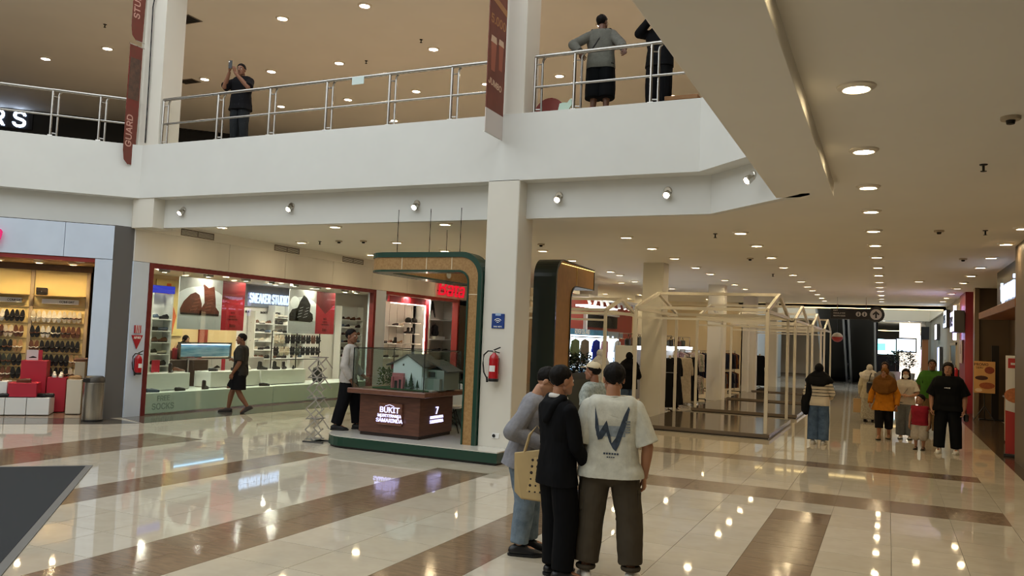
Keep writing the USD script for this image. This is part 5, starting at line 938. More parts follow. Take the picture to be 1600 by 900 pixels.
def rack_of(label, x, y, L, tiers, rz, colors, seed, n=11, glen=.62, w=.2):
    t = thing('clothes_rack', label, 'clothes rack', (x, y, 0), rz)
    for s in (-1, 1): obj('upright', rod((s * L / 2, 0, .08), (s * L / 2, 0, tiers[-1] + .02), .016, 8), chrome, t); obj('foot', cat_(rod((s * L / 2, -.25, .06), (s * L / 2, .25, .06), .016, 8), ball((s * L / 2, -.25, .03), .03, n=1), ball((s * L / 2, .25, .03), .03, n=1)), black_plastic, t)
    for z in tiers: obj('rail', rod((-L / 2, 0, z), (L / 2, 0, z), .013, 8), chrome, t)
    r = random.Random(seed); F_ = Frame((x, y), rz)
    for i, z in enumerate(tiers):
        for k in range(n):
            q = r.choice(colors); px = -L / 2 + L * (k + .5) / n
            nmz = pn[q] if isinstance(q, int) else q[1]
            garment('%s garment, %s %s along on the %s' % (nmz, ORD[k], ('lower', 'upper')[i] if len(tiers) > 1 else 'one', label), 'garments on the ' + label, (px, 0, z - .06), 90 + r.uniform(-12, 12), pat[q] if isinstance(q, int) else q[0], glen, w, 'shirt' if k % 2 else 'plain', F_)
rack_of('patterned rack by the dress stands', -5.7, 25.9, 1.6, [.9, 1.62], 80, [0, 1, 2, 3, 4, 2, 4], 3); rack_of('second patterned rack, behind the first', -6.6, 27.2, 1.6, [.9, 1.62], 70, [0, 1, 2, 4], 4)
dk = [('23222b', 'dark'), ('3a3038', 'plum'), ('7a4a2c', 'rust'), ('2b3040', 'navy'), ('6f6a66', 'grey')]
rack_of('dark rack between the farther columns', -5.6, 31.6, 1.7, [.88, 1.6], 75, dk, 6); rack_of('mixed rack behind the dark one', -6.9, 32.4, 1.6, [1.55], 60, dk + [('8fb5ab', 'mint')], 7, glen=1.0)
rack_of('long dark rack behind the dress stands', -8.0, 30.0, 1.8, [1.75], 85, dk, 9, glen=.8)
# goods tables with light strips, shelves, bags
for k, (x, y, w, nm) in enumerate(((-6.6, 24.0, 1.3, 'near the dress stands'), (-7.3, 29.6, 1.4, 'beyond the third column'))):
    t = thing('lit_shelf', 'white shelf with a glowing front edge %s' % nm, 'shelf', (x, y, 0), 78)
    obj('top', bx(-w, w, -.3, .3, 1.66, 1.7, .004), white_box, t); obj('light_strip', bx(-w, w, -.32, -.3, 1.60, 1.70), strip_glow, t)
    for s in (-1, 1): obj('leg', bx(s * w - .03, s * w + .03, -.28, .28, 0, 1.66), white_box, t)
    obj('back_panel', bx(-w, w, .26, .3, .1, 1.66), mat('shelf_back_grey', '8b857c', .5), t); obj('upper_rack', cat_(*[rod((-w, yy, 2.05), (w, yy, 2.05), .012, 6) for yy in (-.2, .2)], *[rod((xx, yy, 1.7), (xx, yy, 2.05), .012, 6) for xx in (-w, 0, w) for yy in (-.2, .2)]), chrome, t)
    F_ = Frame((x, y), 78)
    for q in range(8):
        c = ['171412', '2a211c', '3b3f33', '6b412a'][(q * 3 + k) % 4]; b = thing('handbag', '%s handbag on the glowing-edged shelf %s, %s along' % (NAME[c], nm, ORD[q]), 'bag', (-w + .2 + q * (2 * w - .4) / 7, 0, 1.702), base=F_, group='handbags on the shelf ' + nm)
        obj('body', bx(-.12, .12, -.07, .07, 0, .2 + .03 * (q % 3), .03), leather(c), b); obj('handle', tube([(-.07, 0, .19 + .03 * (q % 3)), (0, 0, .33), (.07, 0, .19 + .03 * (q % 3))], .009, 6), leather(c), b)
t = thing('wall_shelving', 'cream lit shelving with small goods on the far store wall', 'shelf', (34.5, .0, 0), base=Frame((-12.9, 0), 90))
obj('back_panel', bx(-4.2, 4.2, -.02, .02, .3, 3.0), mat('store_lit_cream', 'f0dfbc', .5), t)
for z in (.8, 1.3, 1.8, 2.3): obj('shelf', bx(-4.2, 4.2, -.35, 0, z - .03, z), white_box, t)
for x in (-4.2, -2.1, 0, 2.1, 4.2): obj('upright', bx(x - .04, x + .04, -.35, 0, 0, 3.0), white_box, t)
obj('light_strip', bx(-4.2, 4.2, -.3, -.25, 2.95, 3.0), lamp_mat('store_strip', 'fff0cf', 10), t)
for k, (x, y) in enumerate([(-7.2, 22.2), (-8.2, 26.5), (-7.4, 31.2), (-10.9, 33.0), (-10.9, 36.5), (-7.3, 38.0), (-11.5, 29)]):
    p = (x, y, ZC); dup(dl0, 'round ceiling lamp deep inside the clothes store, %s counting away from the camera' % ORD[k], p, group='clothes store lamps')
# ================================================================ THE RIGHT SHOP FRONTS
taupe = mat('taupe_wall', '6d5e4e', .45, var=.06, scale=2); brown_wall = mat('brown_wall', '54422f', .4, var=.12, scale=2, stretch=(1, 1, .2)); light_wood = mat('pale_wood', 'a98a64', .45, col2='98784f', scale=6, stretch=(1, 1, 6))
struct('wall_right_pier', cat_(bx(2.05, 2.5, 10, 16.9, 0, ZC + .02), bx(2.5, 9, 10, 10.1, 0, ZC)), taupe)
struct('wall_right_recess', cat_(bx(3.2, 3.3, 16.9, 27.6, 0, ZC)), brown_wall)
struct('wall_right_end', bx(2.33, 4, 27.5, 27.7, 0, ZC + .02), mat('brown_end_wall', '57452f', .45, var=.1, scale=2))
struct('trim_11', bx(2.3, 2.42, 27.35, 27.8, 0, ZC + .02), mat('pale_brown_post', '7c6a50', .4))
RS = Frame((2.32, 0), -90)                                 # faces the corridor: local x runs towards the camera
t = thing('shop_sign', 'glowing white lettering on the black fascia at the right edge of the photo', 'sign', (-20.05, 0, 2.78), base=RS)
obj('panel', bx(-2.3, 3.2, .02, .3, .1, 1.02), mat('sign_black', '131214', .3), t); obj('lettering', tr(text('tporsui', .42, .05, True, 0, 1.15), 0, .0, .28), lamp_mat('cool_white_sign', 'cfe0ff', 1.5), t)
obj('canopy', bx(-3.2, 3.2, -.28, .5, -.06, .1, .01), mat('canopy_wood', '8a4e22', .4, col2='6f3d1a', scale=5, stretch=(.4, 3, 3)), t)
t = thing('slatted_window', 'yellow lit lattice window under the glowing right-hand sign', 'window', (-19.2, .55, .9), base=RS)
obj('glow', bx(-1.6, 1.6, .06, .08, 0, 1.6), lamp_mat('amber_window', 'b98a3c', .7), t); obj('lattice', cat_(*[bx(x - .02, x + .02, 0, .05, 0, 1.6) for x in np.linspace(-1.6, 1.6, 8)], *[bx(-1.6, 1.6, 0, .05, z - .015, z + .015) for z in np.linspace(0, 1.6, 6)]), brown_wall, t)
obj('low_wall', bx(-1.7, 1.7, -.02, .12, -.9, 0), brown_wall, t)
t = thing('podium', 'pale wooden podium with a slanted top at the entrance of the right-hand shop', 'podium', (2.48, 19.9, 0))
obj('body', bx(-.2, .25, -.5, .5, .04, .98, .008), light_wood, t); obj('plinth', bx(-.18, .23, -.48, .48, 0, .04), dark_metal, t); obj('slanted_top', tr(bx(-.24, .28, -.52, .52, -.015, .015), 0, 0, 1.04, ry=-14), mat('podium_top', '40352c', .35), t); obj('menu', tr(bx(-.12, .14, -.3, .0, 0, .01), -.02, 0, 1.062, ry=-14), mat('paper_white', 'cfcac0', .5), t)
t = thing('standing_banner', 'white and red roll-up banner cut by the right edge of the photo', 'banner', (2.36, 17.55, .003), -12)
obj('sheet', bx(-.38, .42, -.006, .006, .74, 1.85), mat('banner_paper', 'd9d4cc', .5), t); obj('red_sheet', bx(-.38, .42, -.006, .006, .05, .74), mat('banner_red_print', 'b02c22', .5), t); obj('wave_print', plate([(-.38, .74), (-.38, .84), (-.1, .78), (.42, .70), (.42, .74)], -.009, -.006), mat('banner_red_print'), t)
obj('logo_print', plate(sbox(-.34, 1.62, -.16, 1.8).difference(sbox(-.3, 1.68, -.2, 1.72)), -.009, -.006), mat('banner_red_print'), t); obj('photo_print', plate(Polygon([(-.2 + .2 * math.cos(a), 1.12 + .14 * math.sin(a)) for a in np.linspace(0, 6.2, 18)]), -.009, -.006), mat('dish_orange', 'c0703a', .5, var=.3, scale=20), t)
obj('stand_base', cat_(bx(-.4, .44, -.1, .1, 0, .05, .01), rod((0, .02, .05), (0, .02, 1.84), .012)), black_plastic, t)
t = thing('tall_panel', 'tall narrow black panel standing against the brown wall', 'panel', (2.78, 26.9, 0)); obj('panel', bx(-.09, .09, -.03, .03, .03, 2.12, .004), mat('panel_black', '17120e', .4), t); obj('base', bx(-.4, .3, -.15, .15, 0, .03), dark_metal, t)
t = thing('easel_poster', 'orange and cream food poster on a black tripod stand before the brown wall', 'easel', (2.46, 26.3, .003), -8)
obj('board', bx(-.26, .26, -.012, .012, .78, 1.66, .003), mat('poster_cream', 'cf9a5a', .45), t)
for nm, pts, m in (('dish_print', [(.12 + .12 * math.cos(a), 1.42 + .1 * math.sin(a)) for a in np.linspace(0, 6.2, 16)], mat('dish_red', '8f3a1c', .5, var=.3, scale=25)), ('dish_print', [(-.07 + .16 * math.cos(a), 1.2 + .06 * math.sin(a)) for a in np.linspace(0, 6.2, 16)], mat('dish_brown', '4f2a18', .5, var=.3, scale=25)), ('dish_print', [(.06 + .19 * math.cos(a), .99 + .09 * math.sin(a)) for a in np.linspace(0, 6.2, 16)], mat('dish_amber', 'a8542a', .5, var=.3, scale=25)), ('dish_print', [(-.14 + .09 * math.cos(a), .86 + .05 * math.sin(a)) for a in np.linspace(0, 6.2, 16)], mat('dish_pale', 'e2c49a', .5))): obj(nm, plate(pts, -.016, -.012), m, t)
obj('heading_print', cat_(tr(text('PROMO', .07, .003), -.08, -.012, 1.54), tr(text('SERU', .05, .003), -.12, -.012, 1.46)), mat('dish_brown'), t)
obj('tripod', cat_(rod((0, .03, .3), (0, .03, 1.5), .012), *[rod((0, .03, .42), (.3 * math.cos(a), .03 + .3 * math.sin(a), .01), .011, 6) for a in (-2.6, -.5, 1.57)]), black_plastic, t)
# further shop fronts along the right wall
def front(x0, y0, y1, m, nm='wall_right_shop', z1=ZC): return struct(nm, bx(x0, x0 + .3, y0, y1, 0, z1), m)
front(2.2, 29.2, 31.4, mat('shop_red', '8f2030', .4)); front(2.6, 27.7, 29.2, mat('shop_glow_tan', 'b58a63', .5)); beige_w = mat('shop_beige', 'a79a80', .5, var=.04, scale=1.5); front(2.25, 31.4, 38.5, beige_w); front(2.25, 38.5, 53, mat('shop_grey', '9c9788', .5)); front(2.0, 53, 77, mat('shop_olive', '8d8776', .5), z1=ZUP)
struct('wall_right_upper', bx(2.2, 2.5, 38.5, 53.4, 3.7, ZUP), mat('upper_far_wall', 'c5cccb', .5))
def wall_sign(label, y, z, w, h, col, st, txt=None, x=2.2, d=.12, nm='light_box'):
    t = thing(nm, label, 'sign', (x - .035, y, z), -90); obj('case', bx(-w / 2 - .03, w / 2 + .03, -d + .02, .02, -.03, h + .03, .01), mat('sign_case', '3a3632', .4), t); obj('face', bx(-w / 2, w / 2, -d, -d + .02, 0, h), lamp_mat('face_' + col, col, st), t)
    if txt: obj('lettering', tr(text(txt, h * .5, .01), 0, -d, h * .25), mat('sign_black'), t)
wall_sign('violet white light box sign over the red shop front', 29.6, 2.55, 1.3, .62, 'd8d2ff', 4, 'TOYS', 2.18, .3); wall_sign('narrow warm light strip beside the red shop front', 28.4, .9, .25, 1.5, 'ffdca8', 2.5, None, 2.58)
t = thing('projecting_sign', 'narrow glowing violet sign sticking out over the red shop front', 'sign', (2.02, 30.9, 2.3)); obj('box', bx(-.05, .05, -.08, .08, 0, 1.15, .01), lamp_mat('violet_sign', 'c9b8ff', 5), t); obj('arm', bx(.05, .2, -.03, .03, .5, .56), dark_metal, t)
t = thing('round_sign', 'round black sign with pale letters on the beige shop front', 'sign', (2.24, 34.2, 2.45), -90); obj('disc', tr(lathe([(.001, 0), (.42, 0), (.42, .06), (.001, .06)], 28), 0, 0, .35, rx=90), mat('sign_black'), t); obj('lettering', cat_(tr(text('go', .3, .01), -.08, -.06, .32), tr(text('ki', .24, .01), .06, -.06, .05)), mat('letter_cream', 'd9cfa0', .5), t)
struct('door_1', cat_(bx(2.22, 2.27, 33.3, 36.0, 0, 2.15)), mat('dark_doorway', '4a4234', .4)); struct('trim_12', cat_(bx(2.2, 2.27, 33.2, 33.3, 0, 2.25), bx(2.2, 2.27, 36.0, 36.1, 0, 2.25), bx(2.2, 2.27, 33.2, 36.1, 2.15, 2.25)), mat('door_trim', 'c3b594', .45))
wall_sign('blue white light box near the ceiling over the beige shop front', 37.6, 2.9, 1.5, .66, 'cfe4ff', 3.5, 'OPEN', 2.24); wall_sign('lilac light box farther along the right wall', 44.5, 2.5, 1.4, .7, 'd4c9ff', 4, None, 2.24); wall_sign('tall cool poster light box on the far right wall', 42.0, .8, 1.2, 1.3, 'b9c8ff', 2.0, None, 2.24); wall_sign('white light box at the far end of the right wall', 58.0, 2.2, 1.6, .7, 'eef2ff', 4, None, 1.99); wall_sign('pink white poster light box at the far end of the right wall', 56.5, .9, 1.2, 1.1, 'ffd8f2', 3, None, 1.99)
struct('wall_far_column', cat_(bx(1.7, 2.0, 50, 50.6, 0, 3.2)), mat('far_column_wood', '9a6234', .5)); struct('trim_13', bx(1.66, 2.04, 49.96, 50.64, 2.55, 3.25), black_plastic)
t = thing('shop_notice', 'pale notice board on the red shop front', 'sign', (2.18, 30.3, 1.55), -90); obj('board', bx(-.45, .45, -.03, 0, 0, .75, .005), mat('notice_pale', 'c9b6a8', .5), t); obj('triangle_print', plate([(-.2, .3), (.2, .3), (0, .6)], -.036, -.03), mat('notice_print', '9a8478', .5), t)
extinguisher('small red fire extinguisher far along the right wall', (2.15, 32.2, .95), -90, .5)

# ================================================================ THE FAR ATRIUM
struct('wall_far_bulkhead', bx(-13, 9, 38.7, 39.0, LOW - .02, ZC + .02), mat('cream_fascia', 'e6dcc4'))
obj('cove_light', bx(-5.9, 2.1, 38.60, 38.68, LOW + .0, LOW + .03), lamp_mat('cove_glow', 'ffdf9a', 3.0), label='warm cove light along the ceiling edge before the far atrium', cat='light strip')
struct('wall_far_left', cat_(bx(-6.2, -6.0, 39, 53, 0, ZUP)), mat('upper_far_wall'))
struct('wall_far_end', cat_(bx(-13, -1.6, 62, 62.2, 0, ZC), bx(-13, 2, 53.2, 53.4, Z2, ZUP)), mat('far_end_wall', 'd8c9ac', .5))
esc_black = mat('escalator_black', '0e1010', .12); esc_steel = mat('escalator_steel', 'c6ccd0', .25, .6)
def escalator(label, x, y0, y1, h, w=1.0):
    t = thing('escalator', label, 'escalator', (x, y0, 0), 180); L = y1 - y0; n = 26; fl_ = 1.6
    def zof(y): return max(0, min(h, (y - fl_) * h / (L - 2 * fl_)))
    for k in range(n):
        ya, yb = L * k / n, L * (k + 1) / n; obj('step', bx(-w / 2 + .1, w / 2 - .1, ya, yb, max(0, zof(ya) - .3), zof((ya + yb) / 2) + .02), mat('step_steel', '8f979c', .35, .7), t)
    for s in (-1, 1):
        x_ = s * w / 2; pts = [(y, zof(y)) for y in np.linspace(0, L, 24)]
        side = facing(Polygon([(y, z + .9) for y, z in pts] + [(y, max(-.0, z - .5)) for y, z in pts[::-1]]), x_ - .03, x_ + .03); obj('balustrade', side, esc_black, t)
        obj('handrail', tube([(x_, y, z + .95) for y, z in pts], .05, 8), black_plastic, t); obj('skirt_trim', tube([(x_ + s * .04, y, z + .12) for y, z in pts], .06, 6), esc_steel, t); obj('top_trim', tube([(x_, y, z + .86) for y, z in pts], .035, 6), esc_steel, t)
        obj('outer_cladding', facing(Polygon([(y, max(.0, z + .1)) for y, z in pts] + [(y, max(0, z - .9)) for y, z in pts[::-1]]).buffer(0), x_ + s * .05, x_ + s * .12), esc_black, t)
    under = [(y, max(.02, z - .95)) for y, z in pts]; obj('underside', facing(Polygon([(y, z + .5) for y, z in under] + [(y, z) for y, z in under[::-1]]).buffer(0), -w / 2 - .05, w / 2 + .05), esc_black, t)
    for s in (-1, 1): obj('under_trim', tube([(s * (w / 2 + .08), y, z - .02) for y, z in under], .06, 6), esc_steel, t)
    return t
escalator('left black escalator in the far atrium, rising towards the camera', -2.75, 54.0, 65.0, Z2, 1.1); escalator('right black escalator in the far atrium, below the hanging sign', -1.25, 54.0, 65.0, Z2, 1.1)
struct('wall_far_black', bx(-3.6, -.55, 54.4, 54.6, 0, 3.9), esc_black)
t = thing('atrium_light', 'cool white light panels under the roof of the far atrium', 'lamp', (-2, 38.4, 8.4))
obj('housing', bx(-3.5, 3.5, -.4, .4, .0, .4), white_plastic, t); obj('panel', bx(-3.4, 3.4, -.35, .35, -.03, 0), lamp_mat('atrium_panel', 'e6f2ff', 22), t)
t = thing('hanging_sign', 'black direction sign with pictograms and an arrow hanging from the corridor ceiling', 'sign', (-1.25, 33.0, 2.97))
obj('board', bx(-.74, .80, -.04, .04, 0, .40, .02), mat('sign_black'), t); obj('disc', tr(lathe([(.001, 0), (.29, 0), (.29, .10), (.001, .10)], 32), .84, .05, .2, rx=90), mat('sign_black'), t); sgp = mat('sign_pale', 'a9a49b', .5)
a = obj('arrow_disc', tr(lathe([(.001, 0), (.2, 0), (.2, .012), (.001, .012)], 28), .84, -.05, .2, rx=90), sgp, t); obj('arrow', tr(plate([(-.03, -.13), (.03, -.13), (.03, .02), (.09, -.03), (.12, .01), (0, .13), (-.12, .01), (-.09, -.03), (-.03, .02)], -.01, 0), .84, -.062, .2), mat('sign_black'), a)
for k, x in enumerate((.24, .45)): q = obj('pictogram', tr(lathe([(.001, 0), (.09, 0), (.09, .01), (.001, .01)], 20), x, -.04, .2, rx=90), sgp, t); obj('figure', tr(cat_(plate(sbox(-.02, -.06, .02, .02), -.006, 0), tr(lathe([(.001, 0), (.018, 0), (.001, .006)], 10), 0, 0, .045, rx=90)), x, -.05, .2), mat('sign_black'), q)
obj('lettering', cat_(tr(text('EXIT', .05, .004), -.55, -.04, .3), tr(text('ESCALATOR', .05, .004), -.42, -.04, .2), tr(text('RESTROOMS', .05, .004), -.42, -.04, .1)), sgp, t)
for x in (-.5, .5): obj('rod', rod((x, 0, .4), (x, 0, ZC - 2.97 + .005), .012, 6), chrome, t)
t = thing('video_wall', 'bright cyan and white video wall far beyond the escalators', 'screen', (-.25, 60.0, 1.62)); obj('panel', bx(-.74, .72, 0, .1, 0, 1.0), lamp_mat('cyan_screen', 'bfe9f5', 3.2), t); obj('picture', bx(-.45, .1, -.012, 0, .25, .7), lamp_mat('teal_picture', '5fd2cf', 3.0), t); obj('frame', cat_(bx(-.8, .78, .0, .15, -.06, 0), bx(-.8, .78, 0, .15, 1.0, 1.06)), black_plastic, t)
t = thing('video_wall', 'second dimmer pale screen to the right of the far video wall', 'screen', (1.15, 61.0, 1.85)); obj('panel', bx(-.6, .55, 0, .1, 0, .85), lamp_mat('pale_screen', 'c6d5ee', 1.6), t); obj('frame', bx(-.66, .6, .02, .14, -.06, .91), black_plastic, t)
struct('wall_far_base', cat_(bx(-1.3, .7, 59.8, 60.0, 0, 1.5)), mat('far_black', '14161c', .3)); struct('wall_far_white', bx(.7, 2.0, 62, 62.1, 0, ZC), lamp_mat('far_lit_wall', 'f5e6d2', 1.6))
obj('far_strip_light', bx(-1.5, 2.0, 61.5, 61.6, 3.2, 3.26), lamp_mat('cove_glow', 'ffdf9a', 3.0), label='warm light line over the far screens', cat='light strip')
for k, (x, y) in enumerate(((.45, 57.5), (1.2, 55.2))):
    t = thing('potted_tree', 'dark bushy potted plant before the far screens, %s' % ('left one', 'right one')[k], 'plant', (x, y, 0)); obj('pot', lathe([(.001, 0), (.25, 0), (.32, .55), (.28, .55), (.27, .45), (.001, .45)], 18), mat('pot_white', 'c9c4ba', .4), t, smooth=40); obj('stem', rod((0, 0, .4), (0, 0, 1.1), .03, 6), mat('stem_brown', '3c2d1e', .7), t); obj('foliage', tr(leaves(160, .4, 1.1, 70 + k, .24), 0, 0, .75), leaf, t, kind='stuff')
for k, (x, y) in enumerate([(-.235, 55.5), (1.2, 55.5), (-.235, 58.5), (1.2, 58.5), (-3, 56), (-6, 57)]): dup(dl0, 'ceiling lamp beyond the far atrium, %s' % ORD[k], (x, y, ZC), group='lamps beyond the far atrium')
t = thing('hanging_lantern', 'round red and white hanging lantern by the escalators', 'lantern', (-2.0, 38.2, 2.35)); obj('shade', ball((0, 0, 0), .23, (1, 1, .9)).slice_plane((0, 0, .03), (0, 0, -1), cap=False), mat('lantern_red', 'a02a26', .5), t, smooth=True); obj('crown', ball((0, 0, 0), .232, (1, 1, .9)).slice_plane((0, 0, .02), (0, 0, 1), cap=False), mat('lantern_white', 'b8ada0', .5), t, smooth=True); obj('cord', rod((0, 0, .2), (0, 0, ZC - 2.35), .008, 5), black_plastic, t)
# ================================================================ THE PEOPLE
black_cloth = cloth('black_cloth', '0e0f12'); black_tee = cloth('black_tee', '0d0e10'); denim = cloth('blue_denim', '41536b', '5a6f8a', scale=10); denim_lt = cloth('light_denim', '5c6c7a', '8595a2', scale=9); grey_knit = cloth('grey_knit', '8f8f93', '83838a', scale=40); cream_tee = cloth('cream_tee', 'cdcdc0'); olive_cargo = cloth('olive_cargo', '4d463b', '443d33', scale=6); shoe_black = mat('shoe_black', '15151a', .4); shoe_white = mat('shoe_white', 'd5d0c6', .5); sole_w = mat('sole_white', 'cfc9bd', .5)
fwd = lambda a: (math.sin(math.radians(a)), math.cos(math.radians(a)), 0)
# 1 the man in the cream T-shirt, seen from behind
o = person('person', 'man from behind in cream printed T-shirt and olive cargo trousers, hand in pocket', (-1.925, 6.10, 0), 18, 1.665,
    dict(elR=(.165, -.02, .63), wrR=(.155, .03, .485), elL=(-.15, -.01, .63), wrL=(-.13, .07, .49), anR=(.105, -.005, .05), anL=(-.10, -.012, .05), knR=(.093, .015, .285), knL=(-.088, .01, .285), hipR=(.06, 0, .515), hipL=(-.06, 0, .515)),
    dict(mat=cream_tee, e=.022, hem=-.09, flare=.012, sleeve='short', len=.95, fold=.007, freq=11, name='t_shirt'), dict(mat=olive_cargo, e=.017, len=1.82, wide=1.15, fold=.015, name='cargo_trousers', freq=11), shoe=dict(mat=shoe_white, sole=sole_w, k=1.02), look=(14, -4), hands={'R': ((.05, .12, -1), (-1, .2, 0), .8), 'L': ((.3, .5, -.6), (1, 0, .1), .6), 'footR': fwd(20), 'footL': fwd(-12)}, res=.015, build=1.0, seed=2)
ink = mat('print_ink', '3a4656', .8, var=.5, scale=22); ink2 = mat('print_ink_pale', '8d979e', .8, var=.4, scale=18)
W_ = [(-.14, 1.36), (-.115, 1.26), (-.10, 1.17), (-.075, 1.21), (-.045, 1.26), (-.02, 1.17), (.0, 1.09), (.03, 1.13), (.05, 1.19), (.09, 1.30), (.125, 1.37), (.135, 1.35), (.11, 1.23), (.085, 1.16), (.06, 1.08), (.035, 1.03), (.01, 1.05), (-.02, 1.10), (-.045, 1.17), (-.075, 1.12), (-.11, 1.11), (-.135, 1.2)]
print_on(o, Polygon([(x * .95, z - .02) for x, z in W_]).buffer(0), ink, 'print'); print_on(o, sbox(-.12, 1.12, .1, 1.2), ink2, 'print_wash', off=.0015)
from shapely.ops import unary_union
print_on(o, unary_union([sbox(-.06 + .02 * k, .985, -.046 + .02 * k, .998) for k in range(6)]), ink, 'print_lettering'); print_on(o, unary_union([sbox(-.035 + .016 * k, .962, -.024 + .016 * k, .97) for k in range(4)]), ink, 'print_lettering')
print_on(o, unary_union([sbox(.1, 1.15 + .02 * k, .135, 1.162 + .02 * k) for k in range(5)]), ink2, 'print_lettering')
obj('collar', o.onhead(tr(ring(.068, .008, 24, 6), 0, -.02, -.15, rx=-8)), cream_tee, o.top)
for sg in (-1, 1):
    kn, hp = o.j['knR' if sg > 0 else 'knL'], o.j['hipR' if sg > 0 else 'hipL']; c = hp * .42 + kn * .58 + V(sg * .082, .0, .0); obj('cargo_pocket', bx(c[0] - .02, c[0] + .022, c[1] - .075, c[1] + .075, c[2] - .1, c[2] + .08, .018), olive_cargo, o.bot)
    an = o.j['anR' if sg > 0 else 'anL']; obj('cuff', tr(ring(.062, .016, 20, 8), an[0], an[1] + .0, an[2] + .04, s=(1, 1.05, 1.2)), olive_cargo, o.bot, smooth=True)
# 2 the man in the black hooded jacket
o = person('person', 'man from behind in black hooded jacket and black trousers, middle of the near group', (-2.32, 5.98, 0), -34, 1.63,
    dict(elR=(.125, .02, .63), wrR=(.09, .11, .53), elL=(-.125, .02, .62), wrL=(-.11, .1, .53), anR=(.07, .0, .05), anL=(-.055, .035, .05), knL=(-.055, .03, .285), knR=(.065, .015, .285)),
    dict(mat=black_cloth, e=.015, hem=-.22, sleeve='long', len=1.0, fold=.010, freq=13, name='hooded_jacket', flare=.006), dict(mat=cloth('black_trousers', '0e0f12'), e=.015, len=1.97, wide=1.35, fold=.009), shoe=dict(mat=shoe_black, sole=mat('sole_black', '0f0f11', .6)), look=(-2, -4), hands={'R': ((-.3, .8, .3), (-1, 0, .3), .8), 'L': ((.3, .8, .3), (1, 0, .3), .8), 'footR': fwd(40), 'footL': fwd(0)}, res=.015, build=.9, seed=3)
hd_ = hull([((.07, -.09, 1.33), .035), ((-.07, -.09, 1.33), .035), ((0, -.115, 1.22), .04), ((.1, -.03, 1.385), .03), ((-.1, -.03, 1.385), .03)]); obj('hood', soft(hd_, .02, 3, amp=.009, freq=12), black_cloth, o.top, smooth=60)
obj('inner_collar', o.onhead(tr(ring(.066, .016, 24, 8), 0, -.022, -.135, rx=-10, s=(1, 1, 1.3))), mat('collar_white', 'd6d2cc', .7), o.t, smooth=True)
# 3 the man in grey looking at his phone
o = person('person', 'man in grey sweater and glasses bent over his phone, light jeans', (-2.83, 6.52, 0), -70, 1.63,
    dict(neck=(0, .05, .825), head=(0, .10, .90), shR=(.102, .03, .78), shL=(-.102, .035, .78), elR=(.165, -.06, .645), wrR=(.105, .12, .575), elL=(-.14, .04, .63), wrL=(-.06, .17, .58), hipR=(.052, -.02, .515), hipL=(-.052, -.02, .515), anR=(.06, -.01, .05), anL=(-.06, .03, .05), knL=(-.058, .03, .285)),
    dict(mat=grey_knit, e=.021, hem=-.20, sleeve='long', len=.86, fold=.011, freq=14, name='sweater', flare=.008), dict(mat=denim_lt, e=.014, len=1.93, wide=1.0, fold=.012, freq=13, name='jeans'), skin='b98a6c', shoe=dict(mat=shoe_black, sole=mat('sole_black'), k=1.06), look=(6, -42), hands={'R': ((-.75, .6, .05), (0, .35, .9), .75), 'L': ((.5, .7, .05), (0, .3, .9), .7)}, res=.015, build=1.0, seed=4)
obj('glasses', o.onhead(cat_(tr(ring(.022, .0022, 18, 6), -.033, .101, .004, rx=90), tr(ring(.022, .0022, 18, 6), .033, .101, .004, rx=90), rod((-.011, .104, .008), (.011, .104, .008), .002, 5), rod((.055, .098, .008), (.08, -.01, .012), .002, 5), rod((-.055, .098, .008), (-.08, -.01, .012), .002, 5))), mat('glasses_black', '15110f', .3), o.t)
def at(o, p):                                             # a point of a person's own frame in the scene
    m = UsdGeom.Xformable(o.t).GetLocalTransformation(); q = m.Transform(Gf.Vec3d(*map(float, p))); return (q[0], q[1], q[2])
ph = (o.j['wrR'] + o.j['wrL']) / 2 + V(-.01, .075, .035)
t = thing('phone', 'black phone held by the man in the grey sweater', 'phone', at(o, ph), -70); obj('body', tr(bx(-.036, .036, -.075, .075, -.004, .004, .003), rx=22), mat('phone_black', '121317', .2), t); obj('screen', tr(bx(-.032, .032, -.07, .07, .004, .0045), rx=22), lamp_mat('phone_screen', '8d9ab0', .5), t)
# the tote bag at his arm
t = thing('tote_bag', 'beige dotted tote bag hanging from the arm of the man in grey', 'bag', (-2.55, 6.10, .56), 8); bag_m = mat('tote_beige', 'b99f6e', .7, var=.06, scale=5)
obj('body', to_tm(hull([((-.15, 0, .05), .02), ((.15, 0, .03), .02), ((-.09, -.05, .01), .015), ((.16, -.05, .0), .015), ((-.17, 0, .34), .012), ((.16, 0, .4), .012), ((-.12, .05, .02), .015)])), bag_m, t, smooth=30)
obj('panel', plate([(-.06, .04), (.15, .02), (.15, .36), (.0, .33)], -.058, -.052), mat('tote_light', 'cdb27c', .7), t)
r = random.Random(4)
obj('dots', cat_(*[tr(lathe([(.001, 0), (r.choice((.008, .011, .013)), 0), (.001, .003)], 9), -.03 + .045 * i + .012 * k * .3, -.058, .06 + .05 * k, rx=90) for i in range(4) for k in range(6)]), mat('dot_brown', '2f2219', .7), t, kind='stuff'); obj('handle', tube([(-.1, 0, .35), (-.06, 0, .5), (.0, .0, .58), (.06, 0, .5), (.1, 0, .38)], .012, 8), bag_m, t)
# 4 the man in the cap
person('person', 'man in beige cap and grey camouflage shirt behind the cream T-shirt man', (-3.20, 9.35, 0), 75, 1.57, {}, dict(mat=cloth('camouflage_grey', '7f8780', 'b4b9b2', scale=26), e=.016, hem=-.1), dict(mat=cloth('dark_trousers', '2a2c30'), e=.014), hair='cap', shoe=dict(mat=shoe_black), look=(8, 0), seed=5, skin='8f5f45')
